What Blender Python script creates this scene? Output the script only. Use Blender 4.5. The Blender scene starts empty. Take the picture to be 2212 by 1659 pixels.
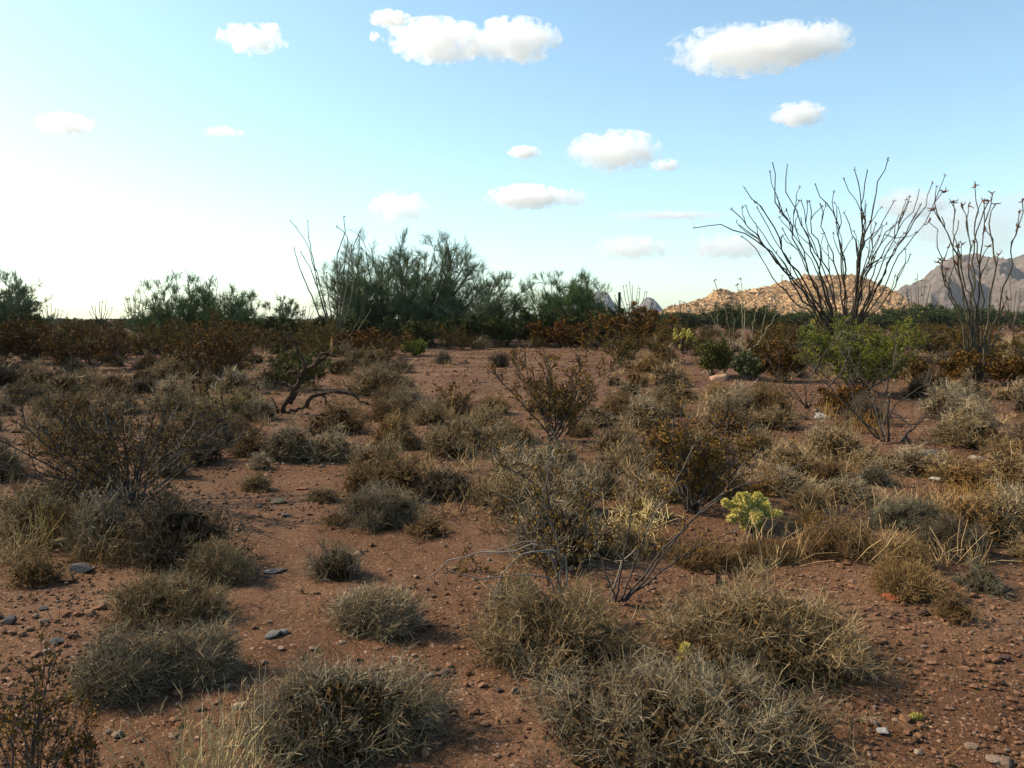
import bpy, math
import numpy as np
from mathutils import Vector

S = bpy.context.scene
COL = S.collection
D = bpy.data
# ------------------------------------------------------------------ camera, sky, sun, exposure
F = 1736.0; CX = 1106.0; CY = 829.5; EYE = 1.6; HOR = 688.0
PITCH = math.atan((CY - HOR) / F)
cam = D.cameras.new('camera'); camo = D.objects.new('camera', cam); COL.objects.link(camo)
camo.location = (0, 0, EYE); camo.rotation_euler = (math.pi / 2 - PITCH, 0, 0)
cam.sensor_width = 36; cam.lens = 36 * F / 2212; cam.clip_start = .05; cam.clip_end = 60000
S.camera = camo
SUN_EL = math.radians(38); SUN_AZ = math.radians(-74)      # azimuth from the view direction (+Y), negative = left
W = D.worlds.new('World'); S.world = W; W.use_nodes = True
wn = W.node_tree.nodes; wl = W.node_tree.links
bg = wn['Background']; bg.inputs['Strength'].default_value = .128
sky = wn.new('ShaderNodeTexSky'); sky.sky_type = 'NISHITA'; sky.sun_disc = False
sky.sun_elevation = SUN_EL; sky.sun_rotation = SUN_AZ
sky.altitude = 600; sky.air_density = .95; sky.dust_density = 1.6; sky.ozone_density = 1.0
tintn = wn.new('ShaderNodeMix'); tintn.data_type = 'RGBA'; tintn.blend_type = 'MULTIPLY'
tintn.inputs['Factor'].default_value = 1
wl.new(sky.outputs[0], tintn.inputs[6]); tintn.inputs[7].default_value = (.89, 1.03, .945, 1)
wl.new(tintn.outputs[2], bg.inputs['Color'])
sd = D.lights.new('sun', 'SUN'); so = D.objects.new('sun', sd); COL.objects.link(so)
sd.energy = 4.0; sd.angle = math.radians(.5); sd.color = (1, .84, .62)
sv = Vector((math.sin(SUN_AZ) * math.cos(SUN_EL), math.cos(SUN_AZ) * math.cos(SUN_EL), math.sin(SUN_EL)))
so.rotation_euler = sv.to_track_quat('Z', 'Y').to_euler()
S.view_settings.view_transform = 'Standard'; S.view_settings.look = 'None'
S.view_settings.exposure = 0.98; S.view_settings.gamma = 1; S.view_settings.use_curve_mapping = False
S.render.engine = 'CYCLES'
S.cycles.max_bounces = 16; S.cycles.diffuse_bounces = 1; S.cycles.glossy_bounces = 1
S.cycles.transmission_bounces = 1; S.cycles.volume_bounces = 16; S.cycles.transparent_max_bounces = 8
S.cycles.volume_max_steps = 128

# ------------------------------------------------------------------ helpers
RNG = np.random.default_rng(7)

def hash2(i, j, s):
    n = (i.astype(np.int64) * 374761393 + j.astype(np.int64) * 668265263 + s * 1442695041) & 0xffffffff
    n = ((n ^ (n >> 13)) * 1274126177) & 0xffffffff
    return ((n ^ (n >> 16)) & 0xffff) / 65535.0

def vnoise(x, y, s=0):
    x = np.asarray(x, float); y = np.asarray(y, float)
    i = np.floor(x); j = np.floor(y); fx = x - i; fy = y - j
    fx = fx * fx * fx * (fx * (fx * 6 - 15) + 10); fy = fy * fy * fy * (fy * (fy * 6 - 15) + 10)
    i = i.astype(int); j = j.astype(int)
    a = hash2(i, j, s); b = hash2(i + 1, j, s); c = hash2(i, j + 1, s); d = hash2(i + 1, j + 1, s)
    return (a * (1 - fx) + b * fx) * (1 - fy) + (c * (1 - fx) + d * fx) * fy

def fbm(x, y, s=0, o=4):
    v = 0; a = .5
    for k in range(o):
        v = v + a * vnoise(x * 2 ** k, y * 2 ** k, s + k); a *= .5
    return v / (1 - .5 ** o)

def height(x, y):
    x = np.asarray(x, float); y = np.asarray(y, float)
    d = np.hypot(x, y)
    f = np.clip((d - 1.5) / 6, 0, 1)
    far = np.clip(1 - d / 900, 0, 1)
    h = (vnoise(x / 1.3, y / 1.3, 1) - .5) * .07 + (vnoise(x / .45, y / .45, 2) - .5) * .022 * np.clip(1.4 - d / 30, 0, 1)
    h = h + (vnoise(x / 5.5, y / 5.5, 3) - .5) * .16 * f + (vnoise(x / 40, y / 40, 4) - .5) * .5 * np.clip((d - 15) / 40, 0, 1) * far
    return h

UPV = np.array([0, math.sin(PITCH), math.cos(PITCH)]); FWD = np.array([0, math.cos(PITCH), -math.sin(PITCH)])
def ray(px, py):
    d = FWD + np.array([(px - CX) / F, 0, 0]) + UPV * (CY - py) / F
    return d
def loc(px, py, Y):                       # the point seen at that direction, Y metres ahead
    d = ray(px, py); t = Y / d[1]
    return np.array([d[0] * t, Y, EYE + d[2] * t])
def at(px, py):                           # where that direction meets the ground
    d = ray(px, py); z = 0.0
    for _ in range(12):
        t = (EYE - z) / -d[2] if d[2] < -1e-4 else 1e4
        z = float(height(d[0] * t, d[1] * t))
    return np.array([d[0] * t, d[1] * t, z])

def norm(v): return v / np.maximum(np.linalg.norm(v, axis=-1, keepdims=True), 1e-9)

class MB:
    def __init__(s): s.V = []; s.Q = []; s.T3 = []; s.tint = []; s.mq = []; s.mt = []; s.n = 0
    def raw(s, V, quads=None, tris=None, tint=.5, mat=0):
        V = np.asarray(V, float).reshape(-1, 3)
        if quads is not None and len(quads): s.Q.append(np.asarray(quads) + s.n); s.mq.append(np.full(len(quads), mat))
        if tris is not None and len(tris): s.T3.append(np.asarray(tris) + s.n); s.mt.append(np.full(len(tris), mat))
        s.V.append(V); s.tint.append(np.broadcast_to(np.asarray(tint, float), (len(V),)).copy()); s.n += len(V)
    def tubes(s, P, R, sides=3, tint=None, mat=0):
        N, K, _ = P.shape
        if N == 0: return
        T = np.empty_like(P); T[:, 1:-1] = P[:, 2:] - P[:, :-2]; T[:, 0] = P[:, 1] - P[:, 0]; T[:, -1] = P[:, -1] - P[:, -2]
        T = norm(T)
        ref = np.tile(np.array([.31, .77, .21]), (N, 1)); m = np.abs((norm(P[:, -1] - P[:, 0]) * norm(ref)).sum(-1)) > .85
        ref[m] = (.9, -.2, .3)
        A = norm(np.cross(T, ref[:, None, :])); B = np.cross(T, A)
        R = np.broadcast_to(R, (N, K))
        ang = np.arange(sides) * 2 * math.pi / sides
        V = P[:, :, None] + R[:, :, None, None] * (A[:, :, None] * np.cos(ang)[:, None] + B[:, :, None] * np.sin(ang)[:, None])
        base = (np.arange(N) * K * sides)[:, None, None] + (np.arange(K - 1) * sides)[None, :, None]
        a = np.arange(sides); b = (a + 1) % sides
        q = np.stack([base + a, base + b, base + b + sides, base + a + sides], -1).reshape(-1, 4)
        t = RNG.random(N) if tint is None else np.broadcast_to(tint, (N,))
        s.raw(V, quads=q, tint=np.repeat(t, K * sides), mat=mat)
    def ribbons(s, P, R, tint=None, mat=0):
        N, K, _ = P.shape
        if N == 0: return
        T = norm(P[:, -1] - P[:, 0]); A = norm(np.cross(T, RNG.normal(0, 1, (N, 3))))
        R = np.broadcast_to(R, (N, K)) * 1.35; V = np.stack([P - A[:, None] * R[..., None], P + A[:, None] * R[..., None]], 2)
        base = (np.arange(N) * K * 2)[:, None] + (np.arange(K - 1) * 2)[None]
        t = RNG.random(N) if tint is None else np.broadcast_to(tint, (N,))
        s.raw(V, quads=np.stack([base, base + 1, base + 3, base + 2], -1).reshape(-1, 4), tint=np.repeat(t, K * 2), mat=mat)
    def leaves(s, C, u, v, tint=None, mat=0):
        N = len(C)
        if N == 0: return
        V = np.stack([C - u * .9 - v * .5, C + u * 1.2, C - u * .2 + v * 1.1], 1)
        t = RNG.random(N) if tint is None else np.broadcast_to(tint, (N,))
        s.raw(V, tris=np.arange(N * 3).reshape(N, 3), tint=np.repeat(t, 3), mat=mat)
    def merge(s, o, mat):
        s.raw(np.concatenate(o.V), quads=np.concatenate(o.Q) if o.Q else None, tris=np.concatenate(o.T3) if o.T3 else None, tint=np.concatenate(o.tint), mat=mat)
    def mesh(s, name, mats, smooth=True):
        me = D.meshes.new(name); V = np.concatenate(s.V); me.vertices.add(len(V)); me.vertices.foreach_set('co', V.ravel())
        Q = np.concatenate(s.Q) if s.Q else np.zeros((0, 4), int); T = np.concatenate(s.T3) if s.T3 else np.zeros((0, 3), int)
        me.loops.add(Q.size + T.size); me.loops.foreach_set('vertex_index', np.concatenate([Q.ravel(), T.ravel()]).astype(np.int32))
        me.polygons.add(len(Q) + len(T))
        st = np.concatenate([np.arange(len(Q)) * 4, Q.size + np.arange(len(T)) * 3]).astype(np.int32)
        me.polygons.foreach_set('loop_start', st)
        me.polygons.foreach_set('material_index', np.concatenate(s.mq + s.mt).astype(np.int32))
        me.update(calc_edges=True)
        me.polygons.foreach_set('use_smooth', np.full(len(st), smooth))
        at_ = me.attributes.new('tint', 'FLOAT', 'POINT'); at_.data.foreach_set('value', np.concatenate(s.tint))
        for m in (mats if isinstance(mats, (list, tuple)) else [mats]): me.materials.append(m)
        return me

def obj(name, me, parent=None, color=None, l=(0, 0, 0), rz=0, sc=None):
    o = D.objects.new(name, me); COL.objects.link(o); o.location = [float(q) for q in l]; o.rotation_euler = (0, 0, rz)
    if sc is not None: o.scale = sc
    if parent is not None: o.parent = parent
    if color is not None: o.color = (*color, 1)
    if parent is not None and name in ('twigs', 'leaves', 'stalks', 'crown', 'stems'): o['kind'] = 'stuff'
    return o
def tag(o, label=None, cat=None, group=None, kind=None):
    if label: o['label'] = label
    if cat: o['category'] = cat
    if group: o['group'] = group
    if kind: o['kind'] = kind
    return o

# ---- growth
def grow(S0, Dr, L, K, wander, up=0.0, rng=RNG):
    N = len(S0); P = np.empty((N, K, 3)); P[:, 0] = S0; d = norm(Dr)
    L = np.broadcast_to(L, (N,))
    for k in range(1, K):
        d = norm(d + rng.normal(0, wander, (N, 3)) + np.array([0, 0, up]))
        P[:, k] = P[:, k - 1] + d * (L / (K - 1))[:, None]
    return P
def kids(P, n, t0, t1, spread, up=0.0, out=0.0, c=None, rng=RNG):
    N, K, _ = P.shape; idx = np.repeat(np.arange(N), n)
    t = rng.uniform(t0, t1, len(idx)) * (K - 1); i = np.minimum(t.astype(int), K - 2); f = (t - i)[:, None]
    a = P[idx, i]; b = P[idx, i + 1]
    st = a * (1 - f) + b * f; d = norm(b - a) + rng.normal(0, spread, (len(idx), 3)) + np.array([0, 0, up])
    if out: d = d + out * norm(st - (np.zeros(3) if c is None else c))
    return st, norm(d), idx, t / (K - 1)
def catmull(pts, K):
    p = np.asarray(pts, float); p = np.vstack([2 * p[0] - p[1], p, 2 * p[-1] - p[-2]]); n = len(p) - 3
    seg = np.linalg.norm(np.diff(p[1:-1], axis=0), axis=1); cum = np.concatenate([[0], np.cumsum(seg)])
    s = np.linspace(0, cum[-1] * .99999, K); i = np.clip(np.searchsorted(cum, s, 'right') - 1, 0, n - 1); t = ((s - cum[i]) / np.maximum(seg[i], 1e-9))[:, None]
    a, b, c, d = p[i], p[i + 1], p[i + 2], p[i + 3]
    return .5 * (2 * b + (c - a) * t + (2 * a - 5 * b + 4 * c - d) * t * t + (3 * b - a - 3 * c + d) * t ** 3)
def taper(N, K, r0, r1): return np.broadcast_to(np.linspace(r0, r1, K), (N, K))

# ---- materials
def mat_tint(name, stops, rough=.85, spec=.15, noise=None, bump=0.0):
    m = D.materials.new(name); m.use_nodes = True; n = m.node_tree.nodes; l = m.node_tree.links; b = n['Principled BSDF']
    b.inputs['Roughness'].default_value = rough; b.inputs['Specular IOR Level'].default_value = spec
    a = n.new('ShaderNodeAttribute'); a.attribute_name = 'tint'; r = n.new('ShaderNodeValToRGB')
    e = r.color_ramp.elements
    while len(e) < len(stops): e.new(.5)
    for k, (p, c) in enumerate(stops): e[k].position = p; e[k].color = (*c, 1)
    oi = n.new('ShaderNodeObjectInfo'); mx = n.new('ShaderNodeMix'); mx.data_type = 'RGBA'; mx.blend_type = 'MULTIPLY'; mx.inputs['Factor'].default_value = 1
    l.new(a.outputs['Fac'], r.inputs[0]); l.new(r.outputs[0], mx.inputs[6]); l.new(oi.outputs['Color'], mx.inputs[7])
    out = mx.outputs[2]
    if noise:
        tc = n.new('ShaderNodeTexCoord'); no = n.new('ShaderNodeTexNoise'); no.inputs['Scale'].default_value = noise; no.inputs['Detail'].default_value = 6
        l.new(tc.outputs['Object'], no.inputs['Vector'])
        r2 = n.new('ShaderNodeValToRGB'); r2.color_ramp.elements[0].color = (.45, .45, .45, 1); r2.color_ramp.elements[1].color = (1.3, 1.28, 1.25, 1)
        r2.color_ramp.elements[0].position = .3; r2.color_ramp.elements[1].position = .7
        l.new(no.outputs['Fac'], r2.inputs[0])
        m2 = n.new('ShaderNodeMix'); m2.data_type = 'RGBA'; m2.blend_type = 'MULTIPLY'; m2.inputs['Factor'].default_value = 1
        l.new(out, m2.inputs[6]); l.new(r2.outputs[0], m2.inputs[7]); out = m2.outputs[2]
        if bump:
            bp = n.new('ShaderNodeBump'); bp.inputs['Strength'].default_value = bump; bp.inputs['Distance'].default_value = .02
            l.new(no.outputs['Fac'], bp.inputs['Height']); l.new(bp.outputs[0], b.inputs['Normal'])
    l.new(out, b.inputs['Base Color'])
    return m
M = {
 'dry_twig': mat_tint('dry_twig', [(0, (0.0704, 0.0486, 0.0288)), (.4, (0.1855, 0.1392, 0.0863)), (.75, (0.3006, 0.2460, 0.1695)), (1, (0.4221, 0.3690, 0.2878))]),
 'dry_leaf': mat_tint('dry_leaf', [(0, (0.0297, 0.0163, 0.0058)), (.6, (0.0990, 0.0582, 0.0206)), (1, (0.1782, 0.1162, 0.0475))]),
 'grey_stem': mat_tint('grey_stem', [(0, (.038, .030, .026)), (.6, (.075, .062, .053)), (1, (.15, .128, .11))]),
 'creo_leaf': mat_tint('creosote_leaf', [(0, (.036, .025, .006)), (.4, (.105, .056, .009)), (.75, (.195, .096, .012)), (1, (.30, .17, .028))]),
 'dark_leaf': mat_tint('scrub_leaf', [(0, (.03, .028, .009)), (.5, (.075, .05, .013)), (1, (.14, .085, .02))]),
 'green_leaf': mat_tint('green_leaf', [(0, (.032, .036, .012)), (.5, (.065, .074, .024)), (1, (.12, .128, .045))]),
 'pv_bark': mat_tint('palo_verde_bark', [(0, (.045, .045, .03)), (1, (.10, .10, .065))]),
 'pv_twig': mat_tint('palo_verde_twig', [(0, (0.0595, 0.0804, 0.0343)), (.6, (0.1155, 0.1517, 0.0693)), (1, (0.1890, 0.2378, 0.1188))]),
 'oco': mat_tint('ocotillo_stem', [(0, (.055, .045, .035)), (.6, (.10, .085, .06)), (1, (.17, .15, .095))], noise=30),
 'oco_flower': mat_tint('ocotillo_dry_flower', [(0, (.07, .03, .02)), (1, (.17, .075, .045))]),
 'straw': mat_tint('straw', [(0, (.28, .20, .085)), (.6, (.50, .355, .14)), (1, (.66, .52, .25))]),
 'cholla_skin': mat_tint('cholla_skin', [(0, (.20, .155, .035)), (1, (.26, .20, .05))]),
 'cholla_spine': mat_tint('cholla_spine', [(0, (.46, .36, .06)), (.6, (.70, .57, .13)), (1, (.88, .77, .32))]),
 'dead_wood': mat_tint('dead_wood', [(0, (.035, .022, .014)), (1, (.075, .045, .026))], noise=14, bump=.6),
 'cut_wood': mat_tint('pale_wood', [(0, (.36, .19, .08)), (1, (.42, .24, .11))], noise=20),
 'rock': mat_tint('rock', [(0, (.9, .9, .9)), (1, (1.1, 1.1, 1.1))], noise=9, bump=.5, rough=.9),
 'pebble': mat_tint('pebble', [(0, (0.0405, 0.0245, 0.0179)), (.25, (0.0925, 0.0462, 0.0255)), (.5, (0.1445, 0.0707, 0.0382)), (.78, (0.1734, 0.0952, 0.0561)), (.92, (0.1387, 0.1034, 0.0816)), (1, (0.2543, 0.1850, 0.1377))], rough=.9),
 'post': mat_tint('rusty_steel', [(0, (.03, .022, .02)), (1, (.045, .03, .025))], noise=10),
}

# ------------------------------------------------------------------ ground
def ground_mat():
    m = D.materials.new('desert_soil'); m.use_nodes = True; n = m.node_tree.nodes; l = m.node_tree.links; b = n['Principled BSDF']
    b.inputs['Roughness'].default_value = .95; b.inputs['Specular IOR Level'].default_value = .1
    tc = n.new('ShaderNodeTexCoord')
    def noise(sc, det=6, rough=.6):
        q = n.new('ShaderNodeTexNoise'); q.inputs['Scale'].default_value = sc; q.inputs['Detail'].default_value = det; q.inputs['Roughness'].default_value = rough
        l.new(tc.outputs['Object'], q.inputs['Vector']); return q.outputs['Fac']
    def ramp(src, stops):
        r = n.new('ShaderNodeValToRGB'); e = r.color_ramp.elements
        while len(e) < len(stops): e.new(.5)
        for k, (p, c) in enumerate(stops): e[k].position = p; e[k].color = (*c, 1) if len(c) == 3 else c
        l.new(src, r.inputs[0]); return r.outputs[0]
    def mix(a, bb, f, mode='MIX'):
        x = n.new('ShaderNodeMix'); x.data_type = 'RGBA'; x.blend_type = mode
        if isinstance(f, float): x.inputs['Factor'].default_value = f
        else: l.new(f, x.inputs['Factor'])
        l.new(a, x.inputs[6]); l.new(bb, x.inputs[7]); return x.outputs[2]
    base = ramp(noise(.55, 8), [(.3, (.070, .032, .015)), (.5, (.108, .054, .028)), (.7, (.160, .093, .055))])
    fine = ramp(noise(23, 8, .75), [(.3, (.55, .5, .48)), (.5, (.95, .95, .95)), (.72, (1.35, 1.35, 1.35))])
    c = mix(base, fine, 1.0, 'MULTIPLY')
    vs = []
    for sc, thr in ((38, .62), (85, .5)):
        v = n.new('ShaderNodeTexVoronoi'); v.inputs['Scale'].default_value = sc; v.inputs['Randomness'].default_value = 1
        l.new(tc.outputs['Object'], v.inputs['Vector'])
        sep = n.new('ShaderNodeSeparateColor'); l.new(v.outputs['Color'], sep.inputs[0])
        pc = ramp(sep.outputs[0], [(0, (.05, .028, .018)), (.3, (.125, .058, .03)), (.6, (.18, .095, .055)), (.85, (.21, .12, .075)), (1, (.30, .21, .15))])
        dm = ramp(v.outputs['Distance'], [(.30, (1, 1, 1)), (.46, (0, 0, 0))])
        sel = ramp(sep.outputs[1], [(thr - .02, (0, 0, 0)), (thr + .02, (1, 1, 1))])
        f = mix(dm, sel, 1.0, 'MULTIPLY'); c = mix(c, pc, f); vs.append(f)
    l.new(c, b.inputs['Base Color'])
    ad = mix(vs[0], vs[1], 1.0, 'ADD'); hh = mix(ad, fine, .45)
    bp = n.new('ShaderNodeBump'); bp.inputs['Strength'].default_value = .7; bp.inputs['Distance'].default_value = .012
    l.new(hh, bp.inputs['Height']); l.new(bp.outputs[0], b.inputs['Normal'])
    return m
def make_ground():
    fr = np.radians(np.linspace(-48, 48, 300)); bk = np.radians(np.linspace(48, 312, 50))[1:-1]
    az = np.concatenate([fr, bk])
    r = np.concatenate([[.05, .4, .9, 1.4], np.geomspace(1.9, 30, 220), np.geomspace(30, 2600, 70)[1:]])
    R, A = np.meshgrid(r, az, indexing='ij'); x = R * np.sin(A); y = R * np.cos(A); z = height(x, y)
    z = z + (vnoise(x / .11, y / .11, 11) - .5) * .016 * np.clip(1.3 - R / 14, 0, 1) + (vnoise(x / .05, y / .05, 12) - .5) * .008 * np.clip(1.2 - R / 7, 0, 1)
    z = z - .004
    nr, na = R.shape; i = np.arange(nr - 1)[:, None] * na; j = np.arange(na)[None]; jn = (j + 1) % na
    q = np.stack([i + j, i + na + j, i + na + jn, i + jn], -1).reshape(-1, 4)[:, ::-1]
    mb = MB(); mb.raw(np.stack([x, y, z], -1), quads=q)
    o = obj('ground', mb.mesh('ground', ground_mat())); tag(o, kind='structure')
make_ground()

# ------------------------------------------------------------------ hill and mountains
def rock_mat(name, cols, sc, bump, dist, patch):
    m = D.materials.new(name); m.use_nodes = True; n = m.node_tree.nodes; l = m.node_tree.links; b = n['Principled BSDF']
    b.inputs['Roughness'].default_value = .95; b.inputs['Specular IOR Level'].default_value = .05
    tc = n.new('ShaderNodeTexCoord')
    a = n.new('ShaderNodeTexNoise'); a.inputs['Scale'].default_value = sc; a.inputs['Detail'].default_value = 10; a.inputs['Roughness'].default_value = .7
    v = n.new('ShaderNodeTexVoronoi'); v.inputs['Scale'].default_value = sc * 3
    l.new(tc.outputs['Object'], a.inputs['Vector']); l.new(tc.outputs['Object'], v.inputs['Vector'])
    r = n.new('ShaderNodeValToRGB'); e = r.color_ramp.elements
    while len(e) < len(cols): e.new(.5)
    for k, c in enumerate(cols): e[k].position = .3 + .4 * k / (len(cols) - 1); e[k].color = (*c, 1)
    l.new(a.outputs['Fac'], r.inputs[0])
    p = n.new('ShaderNodeTexNoise'); p.inputs['Scale'].default_value = sc * 6; p.inputs['Detail'].default_value = 3
    l.new(tc.outputs['Object'], p.inputs['Vector'])
    pr = n.new('ShaderNodeValToRGB'); pr.color_ramp.elements[0].position = .56; pr.color_ramp.elements[1].position = .62
    l.new(p.outputs['Fac'], pr.inputs[0])
    mx = n.new('ShaderNodeMix'); mx.data_type = 'RGBA'; l.new(pr.outputs[0], mx.inputs['Factor']); l.new(r.outputs[0], mx.inputs[6]); mx.inputs[7].default_value = (*patch, 1)
    l.new(mx.outputs[2], b.inputs['Base Color'])
    s = n.new('ShaderNodeMath'); s.operation = 'ADD'; l.new(a.outputs['Fac'], s.inputs[0]); l.new(v.outputs['Distance'], s.inputs[1])
    bp = n.new('ShaderNodeBump'); bp.inputs['Strength'].default_value = bump; bp.inputs['Distance'].default_value = dist
    l.new(s.outputs[0], bp.inputs['Height']); l.new(bp.outputs[0], b.inputs['Normal'])
    return m
ICO_V = None
def ico():
    g = (1 + 5 ** .5) / 2
    v = np.array([(-1, g, 0), (1, g, 0), (-1, -g, 0), (1, -g, 0), (0, -1, g), (0, 1, g), (0, -1, -g), (0, 1, -g), (g, 0, -1), (g, 0, 1), (-g, 0, -1), (-g, 0, 1)], float)
    f = np.array([(0, 11, 5), (0, 5, 1), (0, 1, 7), (0, 7, 10), (0, 10, 11), (1, 5, 9), (5, 11, 4), (11, 10, 2), (10, 7, 6), (7, 1, 8), (3, 9, 4), (3, 4, 2), (3, 2, 6), (3, 6, 8), (3, 8, 9), (4, 9, 5), (2, 4, 11), (6, 2, 10), (8, 6, 7), (9, 8, 1)])
    return norm(v), f
IV, IF = ico()
OV = np.array([(1, 0, 0), (0, 1, 0), (-1, 0, 0), (0, -1, 0), (0, 0, 1), (0, 0, -1)], float); OF = np.array([(0, 1, 4), (1, 2, 4), (2, 3, 4), (3, 0, 4), (1, 0, 5), (2, 1, 5), (3, 2, 5), (0, 3, 5)])
def stones_mesh(mb, P, size, flat=.6, rough=.28, tint=None, rng=RNG, octa=False):
    v0, f0 = (OV, OF) if octa else (IV, IF); nv = len(v0)
    N = len(P); v = np.tile(v0, (N, 1, 1)) * (1 + rng.uniform(-rough, rough, (N, nv, 1)))
    v = v + rng.normal(0, .12, (N, nv, 3))
    v *= (size[:, None] * rng.uniform(.65, 1.25, (N, 3)) * np.array([1, 1, flat]))[:, None]
    a = rng.uniform(0, 2 * math.pi, N); c, s = np.cos(a)[:, None], np.sin(a)[:, None]
    x = v[..., 0] * c - v[..., 1] * s; y = v[..., 0] * s + v[..., 1] * c
    v = np.stack([x, y, v[..., 2]], -1) + P[:, None]
    f = (np.arange(N) * nv)[:, None, None] + f0[None]
    t = rng.random(N) if tint is None else tint
    mb.raw(v, tris=f.reshape(-1, 3), tint=np.repeat(t, nv))
def massif(name, Y, prof, front, back, mats, nx, nv, amp, freq, seed, ridged=False, boulders=0, label=None, cat=None):
    px = np.array([p[0] for p in prof], float); py = np.array([p[1] for p in prof], float)
    u = np.linspace(px[0], px[-1], nx); pr = np.interp(u, px, py)
    X = (u - CX) / F * Y; Z = EYE + (HOR - pr) / F * Y; Z = np.maximum(Z, -2)
    v = np.concatenate([np.linspace(-1, 0, nv), np.linspace(0, 1, nv // 3)[1:]])
    dep = np.where(v < 0, v * front, v * back)
    XX, VV = np.meshgrid(X, v); DD = np.meshgrid(X, dep)[1]; ZZ = np.meshgrid(Z, v)[0]
    prof_v = np.where(VV < 0, 1 - np.abs(VV) ** 1.15, 1 - VV ** 1.3)
    if ridged:
        w = fbm(XX * freq * .7, DD * freq * .35, seed + 9, 3)
        nz = 1 - np.abs(2 * fbm(XX * freq + 1.5 * w, DD * freq * .3, seed, 6) - 1) * 2
        z = ZZ * prof_v + amp * (nz - .9) * np.clip(1.25 - prof_v, .2, .8) * np.clip(prof_v * 4, 0, 1) * np.clip(ZZ / 30, 0, 1)
    else:
        nz = fbm(XX * freq, DD * freq, seed, 6); nb = np.abs(2 * fbm(XX * freq * 3, DD * freq * 3, seed + 20, 4) - 1)
        z = ZZ * prof_v + amp * ((nz - .5) * 1.3 - nb * .5 + .15) * np.clip(ZZ * prof_v / 5, 0, 1)
    z = np.where((prof_v <= .001), -3, z)
    nv2, nx2 = z.shape; i = np.arange(nv2 - 1)[:, None] * nx2; j = np.arange(nx2 - 1)[None]
    q = np.stack([i + j, i + j + 1, i + nx2 + j + 1, i + nx2 + j], -1).reshape(-1, 4)
    mb = MB(); mb.raw(np.stack([XX, Y + DD, z], -1), quads=q)
    o = obj(name, mb.mesh(name, mats[0], smooth=False)); tag(o, label, cat, kind='structure')
    if boulders:
        rg = np.random.default_rng(seed); k = rg.integers(0, (nv + 4) * nx2, boulders); k = k[z.ravel()[k] > .5]
        Pb = np.stack([XX.ravel()[k] + rg.uniform(-1, 1, len(k)), (Y + DD).ravel()[k], z.ravel()[k]], -1)
        bb = MB(); stones_mesh(bb, Pb, rg.lognormal(0, .65, len(k)) * .42, flat=.8, rng=rg, octa=True)
        bo = obj('boulders', bb.mesh('boulders', mats[1], smooth=False), parent=o); bo['kind'] = 'stuff'
    return o
HM = rock_mat('hill_rock', [(.13, .072, .036), (.33, .20, .10), (.45, .29, .155)], .16, .9, .9, (.10, .07, .035))
HB = mat_tint('hill_boulder', [(0, (.10, .056, .028)), (.5, (.33, .20, .10)), (1, (.46, .30, .165))], rough=.95)
MM = rock_mat('mountain_rock', [(.068, .053, .048), (.118, .093, .080), (.18, .142, .115)], .035, .9, 5, (.09, .07, .05))
BM = rock_mat('far_hill_rock', [(.12, .12, .13), (.17, .16, .16), (.22, .20, .19)], .03, .8, 4, (.10, .10, .09))
massif('rocky_hill', 480, [(1415, 690), (1440, 667), (1480, 654), (1505, 646), (1525, 641), (1538, 629), (1560, 628), (1575, 634), (1620, 623), (1660, 618), (1690, 612), (1705, 616), (1722, 606), (1745, 600), (1800, 598), (1845, 598), (1865, 606), (1888, 622), (1905, 638), (1928, 652), (1945, 668), (1965, 690)],
       75, 60, (HM, HB), 260, 90, 4.0, .08, 31, boulders=7500, label='sunlit orange boulder-strewn hill behind the big ocotillo')
massif('mountain_range', 1500, [(1850, 690), (1890, 640), (1920, 606), (1945, 590), (1968, 578), (1990, 574), (2012, 574), (2030, 566), (2055, 556), (2078, 549), (2092, 546), (2106, 556), (2118, 566), (2136, 552), (2150, 562), (2166, 571), (2190, 567), (2215, 545), (2260, 520), (2330, 540), (2420, 500), (2560, 560), (2700, 690)],
       420, 300, (MM,), 300, 130, 190, .011, 52, ridged=True, label='grey brown mountain range fading at the right edge')
massif('distant_hill', 1300, [(1225, 690), (1245, 648), (1262, 634), (1290, 629), (1312, 632), (1326, 648), (1340, 668), (1350, 690)], 90, 90, (BM,), 70, 40, 26, .02, 61, ridged=True, label='blue grey rounded hill behind the green palo verde')
massif('distant_hill', 1350, [(1360, 690), (1378, 662), (1390, 646), (1400, 641), (1410, 646), (1424, 660), (1440, 690)], 80, 80, (BM,), 60, 40, 24, .02, 71, ridged=True, label='small pointed blue grey peak right of the steel post')

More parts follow.
